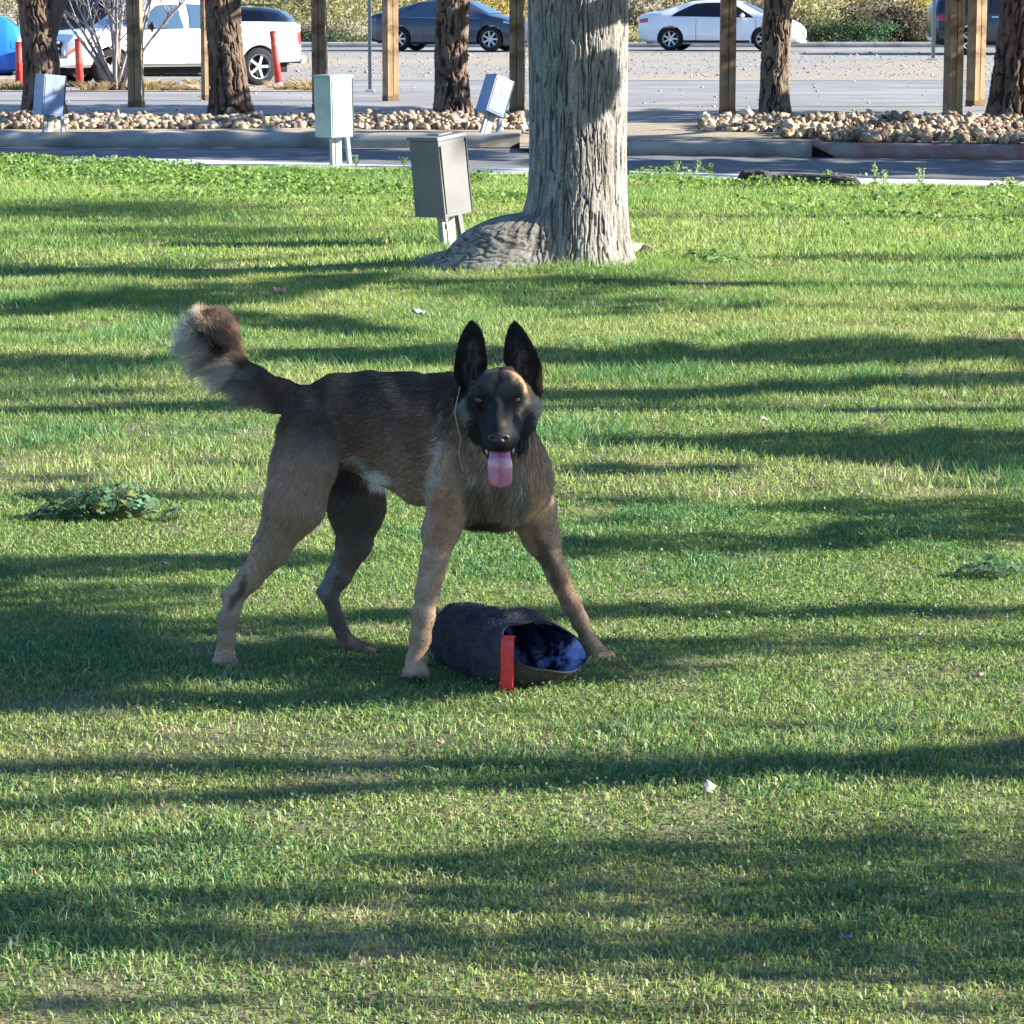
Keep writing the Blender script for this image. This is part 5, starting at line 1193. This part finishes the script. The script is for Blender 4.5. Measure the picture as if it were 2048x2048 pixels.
def coat(P, nr):
    """coat colour at points P"""
    dx, dy = proj(P); t = tags(P); n = len(P)
    dx = dx + 14 * (vn(P[:, 0] * 60, P[:, 2] * 60, 5) - .5); dy = dy + 14 * (vn(P[:, 0] * 60 + 9, P[:, 2] * 60, 6) - .5)
    def L(pts): q = np.array(pts, float); return np.interp(dx, q[:, 0], q[:, 1])
    def blob(cx, cy, rx, ry, ang=0, soft=.5):
        a = math.radians(ang); u = ((dx - cx) * math.cos(a) + (dy - cy) * math.sin(a)) / rx; v = (-(dx - cx) * math.sin(a) + (dy - cy) * math.cos(a)) / ry
        return (1 - sm(1 - soft, 1 + soft, np.hypot(u, v)))[:, None]
    sable = np.array([.062, .043, .031]); brown = np.array([.20, .122, .074]); tan = np.array([.48, .30, .17]); gtan = np.array([.40, .268, .178]); pale = np.array([.52, .50, .46]); black = np.array([.010, .009, .010]); red = np.array([.30, .15, .07])
    # saddle -> flank -> belly
    top = L([(480, 720), (600, 720), (740, 700), (870, 715), (1050, 760)])
    k1 = sm(15, 135, dy - top)[:, None]; k2 = sm(120, 235, dy - top)[:, None]
    c = sable * (1 - k1) + brown * k1; c = c * (1 - k2) + gtan * .82 * k2
    st = (sm(.45, .8, vn(P[:, 0] * 45, P[:, 2] * 28, 15)) * .5)[:, None] * (1 - k2); c = c * (1 - st) + brown * 1.3 * st
    b = blob(650, 790, 120, 50, 0); c = c * (1 - b * .4) + sable * b * .4
    # thighs and legs
    leg = np.isin(t, (5, 6, 8))[:, None] * sm(790, 900, dy)[:, None]
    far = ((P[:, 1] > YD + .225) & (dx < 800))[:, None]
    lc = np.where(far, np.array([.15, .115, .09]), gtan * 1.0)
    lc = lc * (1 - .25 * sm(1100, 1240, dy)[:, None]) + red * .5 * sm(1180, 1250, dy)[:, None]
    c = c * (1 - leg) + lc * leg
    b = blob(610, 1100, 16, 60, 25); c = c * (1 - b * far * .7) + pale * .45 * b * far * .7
    # rear edge of the near thigh is pale
    ed = L([(400, 1130), (470, 1010), (497, 930), (515, 830), (540, 700)]); q = (1 - sm(4, 20, np.abs((dy - ed))))[:, None] * (t == 8)[:, None]; c = c * (1 - q * .5) + pale * .9 * q * .5
    # dark streak behind the hock
    b = blob(447, 1115, 8, 34, 35); c = c * (1 - b * .7) + black * 2.5 * b * .7
    b = blob(795, 850, 14, 90, 6); c = c * (1 - b * .35) + sable * 1.4 * b * .35
    # belly: white patch by the groin
    b = blob(678, 872, 42, 8, 24); c = c * (1 - b * .5) + pale * b * .5
    b = blob(714, 906, 25, 14, 15); c = c * (1 - b) + np.array([.78, .79, .76]) * b
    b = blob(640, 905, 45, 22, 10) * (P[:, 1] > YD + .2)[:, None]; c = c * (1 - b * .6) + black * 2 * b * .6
    # light stripe on the shoulder, dark chest centre
    b = blob(824, 850, 5, 84, 8); c = c * (1 - b * .42) + pale * .72 * b * .42
    neck = blob(955, 900, 95, 80, 0); c = c * (1 - neck * .8) + gtan * .85 * neck * .8
    b = blob(945, 935, 14, 60, 4); c = c * (1 - b * .6) + sable * 1.6 * b * .6
    b = blob(985, 905, 9, 60, 12); c = c * (1 - b * .45) + pale * .7 * b * .45
    b = blob(870, 900, 12, 50, -12); c = c * (1 - b * .5) + sable * 2 * b * .5
    b = blob(1012, 900, 24, 80, -6); c = c * (1 - b * .6) + tan * b * .6
    b = blob(836, 960, 20, 66, 10); c = c * (1 - b * .6) + red * 1.05 * b * .6
    b = blob(905, 945, 26, 46, -15); c = c * (1 - b * .75) + sable * 1.5 * b * .75
    b = blob(985, 945, 26, 40, 0); c = c * (1 - b * .55) + np.array([.13, .125, .12]) * b * .55
    b = blob(925, 985, 52, 14, 0); c = c * (1 - b * .8) + black * 2 * b * .8
    b = blob(1035, 1060, 13, 70, -24); c = c * (1 - b * .75) + sable * 1.3 * b * .75
    b = blob(1078, 1130, 10, 60, -24); c = c * (1 - b * .3) + red * .8 * b * .3
    b = blob(875, 880, 12, 12, 0); 
    b = blob(900, 890, 10, 5, -30); c = c * (1 - b * .5) + pale * .8 * b * .5
    # tail
    tl = (t == 7)[:, None]
    out_ = sm(-12, 22, (440 - dx) * .5 + (dy - 690) * .5)[:, None]
    tc = sable * 1.5 * (1 - out_) + np.array([.78, .68, .57]) * out_
    b = blob(388, 594, 46, 20, 10); tc = tc * (1 - b * .85) + np.array([.48, .36, .25]) * b * .85
    b = blob(418, 626, 30, 26, 35); tc = tc * (1 - b * .7) + np.array([.26, .15, .085]) * b * .7
    b = blob(412, 655, 14, 26, -20); tc = tc * (1 - b * .8) + sable * b * .8
    b = blob(352, 640, 26, 75, 8); tc = tc * (1 - b * .7) + np.array([.74, .66, .56]) * b * .7
    b = blob(470, 708, 18, 16); tc = tc * (1 - b * .5) + np.array([.16, .16, .16]) * b * .5
    b = blob(512, 740, 40, 26); tc = tc * (1 - b * .55) + brown * .7 * b * .55
    c = c * (1 - tl) + tc * tl
    # head: black mask and tan marks, with soft highlights painted into the coat
    hd = (np.isin(t, (2, 3, 4)) | ((t == 1) & (dy < 845) & (P[:, 1] < YD - .035)))[:, None]
    hc = np.tile(np.array([.024, .022, .024]), (n, 1))
    b = blob(944, 712, 62, 26); hc = hc * (1 - b * .7) + np.array([.105, .085, .078]) * b * .7
    b = blob(941, 712, 5, 30, 0); hc = hc * (1 - b * .8) + black * b * .8
    b = blob(986, 716, 38, 14, 45); hc = hc * (1 - b) + np.array([.64, .38, .19]) * b  # tan brow patch, its colour brightened to stand in for sunlight
    b = blob(1012, 772, 16, 26, -20); hc = hc * (1 - b * .8) + np.array([.46, .36, .26]) * b * .85
    b = blob(918, 693, 24, 8); hc = hc * (1 - b * .8) + np.array([.55, .36, .16]) * b * .85
    b = blob(946, 772, 8, 24); hc = hc * (1 - b * .75) + np.array([.22, .15, .10]) * b * .75
    b = blob(878, 780, 10, 28, -10); hc = hc * (1 - b * .75) + np.array([.26, .25, .23]) * b * .75  # grey highlight on the left cheek, put into the coat colour
    b = blob(886, 730, 9, 24, 20); hc = hc * (1 - b * .5) + np.array([.13, .13, .11]) * b * .5
    b = blob(975, 790, 16, 20); hc = hc * (1 - b * .5) + np.array([.05, .05, .055]) * b * .5
    b = blob(1005, 838, 20, 8, -20); hc = hc * (1 - b * .5) + np.array([.18, .15, .12]) * b * .5
    b = blob(906, 757, 17, 14); hc = hc * (1 - b * .7) + black * b * .7
    b = blob(975, 757, 17, 11); hc = hc * (1 - b * .8) + black * b * .8
    b = blob(940, 684, 26, 6); hc = hc * (1 - b * .8) + black * b * .8
    er = (t == 4)[:, None]; inn = np.maximum(blob(890, 690, 13, 42, 0), blob(982, 690, 14, 44, -14)) * sm(.2, .7, vn(dx / 3.0, dy / 16.0, 61))[:, None]; hc = np.where(er, black * 1.1 * (1 - inn) + np.array([.085, .068, .060]) * inn, hc)
    b = blob(1022, 725, 9, 24, -10) * er; hc = hc * (1 - b * .6) + np.array([.26, .13, .06]) * b * .6
    c = np.where(hd, hc, c)
    pw = (t == 6)[:, None] * np.maximum(sm(1262, 1280, dy) * (P[:, 1] < YD + .05), sm(1246, 1258, dy) * (dx < 500))[:, None]; c = c * (1 - pw * .7) + sable * 1.3 * pw * .7  # lower paws painted darker for the shade between the toes
    cl = fbm(P[:, 0] * 70 + P[:, 2] * 20, P[:, 2] * 110 + P[:, 1] * 60, 29, 3); sp = vn(P[:, 0] * 330 + P[:, 1] * 90, P[:, 2] * 330, 37)
    c = c * (.86 + .52 * cl)[:, None]; c = c * np.where((sp > .86) & ~hd[:, 0], .5, 1)[:, None]
    return np.clip(c * (1 - nr / 2 + nr * rng.random((n, 1))), 0, 1)
m_fur = attrmat('short_fur_skin', .85, 0, .15)
m_hair = attrmat('fur_hair', .55, 0, .25)
root = tag(empty('dog', (float(dp(700, 1260)[0]), YD + .15, 0)), 'tan and sable shepherd dog with black face and tongue out, standing over a sleeve', 'dog')
off = np.array(root.location)
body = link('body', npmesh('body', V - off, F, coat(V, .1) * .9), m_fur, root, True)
# fur
tri = np.concatenate([F[:, [0, 1, 2]], F[:, [0, 2, 3]]]); e1 = V[tri[:, 1]] - V[tri[:, 0]]; e2 = V[tri[:, 2]] - V[tri[:, 0]]; area = np.linalg.norm(np.cross(e1, e2), axis=1)
tt_ = tags(V[tri[:, 0]]); wgt = area * np.array([1, 1.1, 1.6, 1.6, 1.3, 1.2, 1.2, 5.0, 1.1, 1.1])[tt_]
NH = 240000; ti = rng.choice(len(tri), NH, p=wgt / wgt.sum()); r1 = np.sqrt(rng.random(NH)); r2 = rng.random(NH)
Pr = V[tri[ti, 0]] * (1 - r1)[:, None] + V[tri[ti, 1]] * (r1 * (1 - r2))[:, None] + V[tri[ti, 2]] * (r1 * r2)[:, None]
nr_ = grad(Pr); tg = tags(Pr)
pdx, pdy = proj(Pr)
Ld = np.array([.015, .022, .007, .004, .005, .007, .005, .044, .014, .013])[tg]; Ld = np.where(tg == 6, .0022, Ld)
Ld = np.where((tg == 2) & (pdy > 765), .012, Ld); Ld = np.where((tg == 4) & (pdy > 665), .009, Ld)
Ld = np.where((tg == 3) & (pdy > 815), .003, Ld)
Ld = np.where((tg == 8) & (pdx < 520 + (900 - pdy) * .25), .019, Ld)
outs = np.clip(nr_ @ np.array([-.75, -.1, -.62]), 0, 1)
Ld = np.where(tg == 7, .009 + .046 * outs ** .8 * (1 - sm(455, 545, pdx)) + .010 * (1 - sm(400, 470, pdx)), Ld)
Ld = np.where((tg == 5) & (pdy > 1080), .006, Ld)
dirs = np.array([(-.95, .22, -.3), (-.35, .15, -.9), (0, .8, .3), (0, .8, .3), (0, 0, 1), (.0, 0, -1), (0, -.3, -1), (-.5, 0, .6), (-.35, .1, -.9), (-.8, .2, -.3)], float)[tg]
nose = np.array(dp(942, 827, -.18)); hv = Pr - nose; hv /= np.linalg.norm(hv, axis=1)[:, None]
mh = np.isin(tg, (2, 3)); dirs[mh] = hv[mh]
tp = np.array([dp(*q) for q in ((545, 750, .26), (470, 715, .28), (430, 692, .285), (398, 655, .285), (386, 622, .28), (405, 602, .275), (436, 622, .26))])
mt = np.where(tg == 7)[0]; di = ((Pr[mt][:, None] - tp[None]) ** 2).sum(2).argmin(1); di = np.clip(di, 0, 5); tv = tp[di + 1] - tp[di]; tv /= np.linalg.norm(tv, axis=1)[:, None]; dirs[mt] = tv
dirs += rng.normal(size=dirs.shape) * .16
tan_ = dirs - nr_ * (dirs * nr_).sum(1)[:, None]; tan_ /= (np.linalg.norm(tan_, axis=1)[:, None] + 1e-9)
lift = np.array([.30, .38, .25, .2, .3, .28, .25, .85, .34, .3])[tg] * (.6 + .8 * rng.random(NH)); lift = np.where(tg == 7, lift + 1.3 * outs, lift)
Ld = Ld * (.55 + .6 * rng.random(NH))
Q = np.empty((NH, 4, 3)); hd_ = tan_ + nr_ * lift[:, None]; hd_ /= np.linalg.norm(hd_, axis=1)[:, None]
for k, f_ in enumerate((0, .34, .68, 1)):
    bend = tan_ * (f_ ** 2 * .25) + np.array([0, 0, -.10]) * f_ ** 2 * np.where(tg == 7, 2.5, 1)[:, None]
    Q[:, k] = Pr - nr_ * .001 + (hd_ * f_ + bend) * Ld[:, None]
hc_ = coat(Pr, .55)
# pale tips give the sable its grizzled look
tipk = ((rng.random(NH) < .16) & np.isin(tg, (0, 1, 9)))[:, None]; hc_ = np.where(tipk, hc_ * 1.9 + .02, hc_)
cu = bpy.data.hair_curves.new('fur'); cu.add_curves([4] * NH)
cu.attributes['position'].data.foreach_set('vector', (Q - off).astype(np.float32).ravel())
ra = cu.attributes.new('radius', 'FLOAT', 'POINT'); rw = np.tile(np.array([.00062, .00055, .00038, .00010], np.float32), (NH, 1)) * np.where(tg == 7, .55, np.where(np.isin(tg, (2, 3, 4)), .75, 1))[:, None]
ra.data.foreach_set('value', rw.astype(np.float32).ravel())
ca = cu.attributes.new('col', 'FLOAT_COLOR', 'CURVE'); cc = np.ones((NH, 4), np.float32); cc[:, :3] = np.clip(hc_, 0, 1); ca.data.foreach_set('color', cc.ravel())
cu.materials.append(m_hair); fo = bpy.data.objects.new('fur', cu); C.objects.link(fo); fo.parent = root; fo['kind'] = 'stuff'
def onto(o, p): o.parent = root; o.location = Vector(p) - Vector(off)
# nose
m_nose = noisemat('wet_nose', (.012, .012, .014), (.025, .024, .027), 200, .38, bs=.4, bd=.0006, bscale=500)
bm = bmesh.new(); bmesh.ops.create_uvsphere(bm, u_segments=28, v_segments=18, radius=1)
for v in bm.verts:
    x, y, z = v.co; z2 = z * .0135 * (1.0 - .25 * abs(x)) + (.002 if z > 0 else 0); x2 = x * .0235 * (1 - .22 * max(0, -z)); y2 = y * .016
    for s_ in (-1, 1):
        g_ = math.exp(-(((x - s_ * .52) / .22) ** 2 + ((z + .12) / .28) ** 2)) if y < 0 else 0; y2 += g_ * .010
    if y < 0: y2 += .003 * math.exp(-(x / .08) ** 2) * (z < .2)
    v.co = (x2, y2, z2)
me = bpy.data.meshes.new('nose'); bm.to_mesh(me); bm.free(); o = link('nose', me, m_nose, root, True); onto(o, dp(941, 828, -.172)); o.rotation_euler = (-.25, 0, 0)
# tongue
m_tng = noisemat('pink_tongue', (.52, .17, .25), (.64, .26, .34), 45, .18, coat=.6, bs=.3, bd=.001, bscale=300)
path = [dp(943, 846, -.115), dp(943, 853, -.146), dp(943, 864, -.156), dp(943.5, 885, -.158), dp(944, 905, -.156), dp(944, 916, -.154), dp(944, 920.5, -.151)]
wd_ = [19, 20, 21, 23, 23.5, 17, 4]; th_ = [.006, .006, .006, .006, .0055, .004, .001]; tq = np.linspace(0, 6, 30); G = np.empty((30, 24, 3))
for i, t in enumerate(tq):
    c_ = np.array([np.interp(t, range(7), [p[k] for p in path]) for k in range(3)]); w_ = np.interp(t, range(7), wd_) * K1; h_ = np.interp(t, range(7), th_)
    for j in range(24):
        a = 2 * math.pi * j / 24; x = math.cos(a); y = -math.sin(a); gr = .0080 * math.exp(-(x / .13) ** 2) * (y < 0) * min(1, t) * (t < 5.2)
        G[i, j] = c_ + np.array([x * w_ * (1 + .05 * math.sin(t * 3)), y * h_ + gr + .007 * x * x * (1 - .1 * t), .0])
o = link('tongue', gridmesh('tongue', G - off, wrap=True), m_tng, root, True)
# mouth lining behind the tongue
m_lip = plain('black_lip', (.008, .008, .010), .35)
m = MB(); m.tube([Vector(dp(*q)) - Vector(off) for q in ((919, 842, -.118), (922, 858, -.118), (930, 876, -.118), (943, 882, -.122), (956, 876, -.118), (965, 858, -.116), (970, 838, -.112), (980, 822, -.100))], [.004, .006, .007, .007, .007, .006, .004, .003], 10); m.build('lip', m_lip, root, True)
m_tooth = plain('ivory_tooth', (.70, .66, .56), .3)
for (a, b_, s_) in ((968, 846, 1), (918, 849, -1)):
    m = MB(); p = Vector(dp(a, b_, -.130)) - Vector(off); m.tube([p, p + Vector((0, -.001, -.005)), p + Vector((0, .001, -.010))], [.0028, .0020, .0006], 8); m.build('tooth', m_tooth, root, True)
# eyes
m_eye = plain('dark_eyeball', (.008, .006, .005), .22); m_iris = plain('amber_iris', (.22, .11, .04), .25)
for ex, ey in ((904, 756), (974.5, 755)):
    p = hit(ex, ey); bm = bmesh.new(); bmesh.ops.create_uvsphere(bm, u_segments=20, v_segments=14, radius=.0082); me = bpy.data.meshes.new('eye'); bm.to_mesh(me); bm.free()
    o = link('eye', me, m_eye, root, True); onto(o, (p.x, p.y + .0052, p.z))
    m = MB(); m.lathe([(.0022, -.00805), (.0042, -.00715)], 20); q = m.build('iris', m_iris, o, True)
# claws
m_claw = plain('dark_claw', (.03, .025, .022), .35)
for (cx_, cy_, d_, dirx) in ((424, 1260, .105, 0), (783, 1281, -.062, 0), (1147, 1243, .195, .4)):
    for ox in (-16, -5, 6, 17):
        p = Vector(dp(cx_ + ox, cy_, d_ + .004 * abs(ox) / 10)) - Vector(off); m = MB(); m.tube([p, p + Vector((dirx * .006, -.006, .001)), p + Vector((dirx * .012, -.011, -.005))], [.0035, .0028, .0008], 8); m.build('claw', m_claw, root, True)
for ox in (-.02, -.007, .007, .02):
    p = Vector(dp(711, 1230, .285 + ox)) - Vector(off); m = MB(); m.tube([p, p + Vector((.007, 0, .0)), p + Vector((.012, 0, -.005))], [.0035, .0028, .0008], 8); m.build('claw', m_claw, root, True)
# thin cord at the neck
m_cord = plain('tan_cord', (.42, .33, .20), .8)
pts = []
for t in np.linspace(0, 1, 22):
    dx_ = np.interp(t, [0, .25, .5, .6, .8, 1], [868, 858, 866, 870, 866, 874]); dy_ = np.interp(t, [0, .25, .5, .6, .8, 1], [728, 775, 812, 822, 850, 888]); q = hit(dx_, dy_); pts.append(Vector((q.x, q.y - .022, q.z)) - Vector(off))
m = MB(); m.tube(pts, .0013, 6); m.build('neck_cord', m_cord, root, True)

# ---------------------------------------------------------------- the padded sleeve
m_felt = noisemat('dark_felt', (.022, .021, .028), (.060, .055, .065), 30, .95, bs=1, bd=.006, bscale=120, c3=(.085, .070, .060), s3=9)
m_lin = noisemat('navy_lining_sheen', (.004, .004, .010), (.010, .011, .035), 14, .2, bs=.6, bd=.01, bscale=26, coat=.5, c3=(.40, .42, .72), s3=19)  # pale blue patches are sky highlights painted into the navy lining
m_strap = noisemat('red_webbing', (.78, .035, .03), (.88, .06, .045), 90, .6, bs=.5, bd=.001, bscale=400)
m_edge = plain('tan_binding', (.022, .020, .022), .85)
so = Vector(dp(930, 1290)); so.z = 0
root = tag(empty('padded_sleeve', so), 'dark padded training sleeve with blue lining lying between the front legs of the dog', 'training sleeve')
Cn = np.array(dp(1028, 1220, -.05)); Av = np.array(dp(1106, 1230, .015)) - Cn; Bv = np.array(dp(1008, 1165, .015)) - Cn
SC = [(dp(846, 1196, .205), .012), (dp(850, 1197, .20), .050), (dp(862, 1203, .182), .070), (dp(885, 1210, .145), .077), (dp(912, 1219, .10), .079), (dp(940, 1229, .06), .083), (dp(975, 1237, .018), .094)]
ax = Cn - np.array(SC[2][0]); ax /= np.linalg.norm(ax); p1_ = np.cross(ax, [0, 0, 1]); p1_ = -p1_ if p1_[0] < 0 else p1_; p1_ /= np.linalg.norm(p1_); p2_ = np.cross(p1_, ax); p2_ = p2_ if p2_[2] > 0 else -p2_
nA = 72; aa = np.linspace(0, 2 * np.pi, nA, endpoint=False)
RB = .93 + .10 * np.sin(aa * 2 + .6) + .05 * np.sin(aa * 5 + 1)
def secs(scale, push=0):
    L = []
    for (c_, r_) in SC: L.append(np.array(c_)[None] + (np.cos(aa)[:, None] * p1_ + np.sin(aa)[:, None] * p2_) * max(r_ - push, .006))
    L.append(Cn[None] + (np.cos(aa)[:, None] * Av + (np.sin(aa) * RB)[:, None] * Bv) * scale); return np.array(L)
def resample(G, n):
    m_ = len(G); T = np.linspace(0, m_ - 1, n); i = np.clip(np.floor(T).astype(int), 0, m_ - 2); f = (T - i)[:, None, None]
    g0, g1 = G[np.maximum(i - 1, 0)], G[i]; g2, g3 = G[i + 1], G[np.minimum(i + 2, m_ - 1)]
    return .5 * (2 * g1 + (g2 - g0) * f + (2 * g0 - 5 * g1 + 4 * g2 - g3) * f ** 2 + (3 * g1 - g0 - 3 * g2 + g3) * f ** 3)
Go = resample(secs(1.0), 60); ctr = Go.mean(1, keepdims=True); nn = Go - ctr; nn /= np.linalg.norm(nn, axis=2, keepdims=True) + 1e-9
ti_, ai_ = np.meshgrid(np.arange(60) / 10, aa, indexing='ij'); wr_ = (fbm(ti_ * 1.5, np.cos(ai_) * 2 + np.sin(ai_) * 1.3 + 5, 45, 3) - .5) * .022 + .004 * np.sin(ti_ * 7 + ai_ * 2)
Go = Go + nn * (wr_ * (1 - sm(52, 59, np.arange(60))[:, None]))[..., None]; Go[..., 2] = np.maximum(Go[..., 2], .004)
link('shell', gridmesh('shell', Go - np.array(so), wrap=True), m_felt, root, True)
Gi = resample(secs(.965, .012), 60)[18:]; cti = Gi.mean(1, keepdims=True)
wi = (fbm(ti_[18:] * 2.2, np.cos(ai_[18:]) * 2.5 + np.sin(ai_[18:]) * 2 + 9, 47, 3) - .4) * .05; Gi = Gi + (cti - Gi) * (np.clip(wi, -.01, 1) * 11 * (1 - sm(34, 41, np.arange(42))[:, None]) * .8)[..., None]; Gi[..., 2] = np.maximum(Gi[..., 2], .010)
link('lining', gridmesh('lining', Gi - np.array(so), wrap=True), m_lin, root, True)
m = MB(); rim = [Vector(q) - so for q in Cn[None] + (np.cos(aa)[:, None] * Av + (np.sin(aa) * RB)[:, None] * Bv) * .985]; m.tube(rim + [rim[0]], .0022, 8, False); m.build('rim_binding', m_edge, root, True)
sp = [dp(962, 1203, -.100), dp(961, 1200, -.110), dp(959, 1199, -.124), dp(958, 1206, -.134), dp(957, 1225, -.140), dp(957, 1260, -.140), dp(956, 1295, -.132), dp(955, 1311, -.118)]
T = np.linspace(0, 7, 36); g = np.empty((36, 8, 3))
for i, t in enumerate(T):
    c_ = np.array([np.interp(t, range(8), [q[k] for q in sp]) for k in range(3)]); wv = np.array([1, -.25, 0]) * .0135
    tn = np.array([0, -.0018, .0004])
    for j, (a, b_) in enumerate(((-1, 1), (-.33, 1.1), (.33, 1.1), (1, 1), (1, -1), (.33, -1), (-.33, -1), (-1, -1))): g[i, j] = c_ + wv * a * (1 - .1 * (t > 1) * (t < 3)) + tn * b_
link('strap', gridmesh('strap', g - np.array(so), wrap=True), m_strap, root)

# fibres of the felt
NF = 26000; i_ = rng.integers(1, 58, NF); j_ = rng.integers(0, nA, NF); fu = rng.random(NF)[:, None]; fv = rng.random(NF)[:, None]
Pf = (Go[i_, j_] * (1 - fu) + Go[i_ + 1, j_] * fu) * (1 - fv) + (Go[i_, (j_ + 1) % nA] * (1 - fu) + Go[i_ + 1, (j_ + 1) % nA] * fu) * fv
dn = nn[i_, j_] * .4 + rng.normal(size=(NF, 3)) * .6; dn /= np.linalg.norm(dn, axis=1)[:, None]; Lf = .002 + .005 * rng.random(NF)
Qf = np.stack([Pf, Pf + dn * Lf[:, None] * .5 + rng.normal(size=(NF, 3)) * .0006, Pf + dn * Lf[:, None]], 1)
cu = bpy.data.hair_curves.new('fibres'); cu.add_curves([3] * NF); cu.attributes['position'].data.foreach_set('vector', (Qf - np.array(so)).astype(np.float32).ravel())
ra = cu.attributes.new('radius', 'FLOAT', 'POINT'); ra.data.foreach_set('value', np.tile(np.array([.0005, .0004, .00015], np.float32), NF))
ca = cu.attributes.new('col', 'FLOAT_COLOR', 'CURVE'); cc = np.ones((NF, 4), np.float32); cc[:, :3] = np.where(rng.random((NF, 1)) < .25, np.array([[.16, .13, .12]]), np.array([[.075, .075, .108]])) * (.6 + .8 * rng.random((NF, 1))); ca.data.foreach_set('color', cc.ravel())
cu.materials.append(m_hair); fo = bpy.data.objects.new('fibres', cu); C.objects.link(fo); fo.parent = root; fo['kind'] = 'stuff'
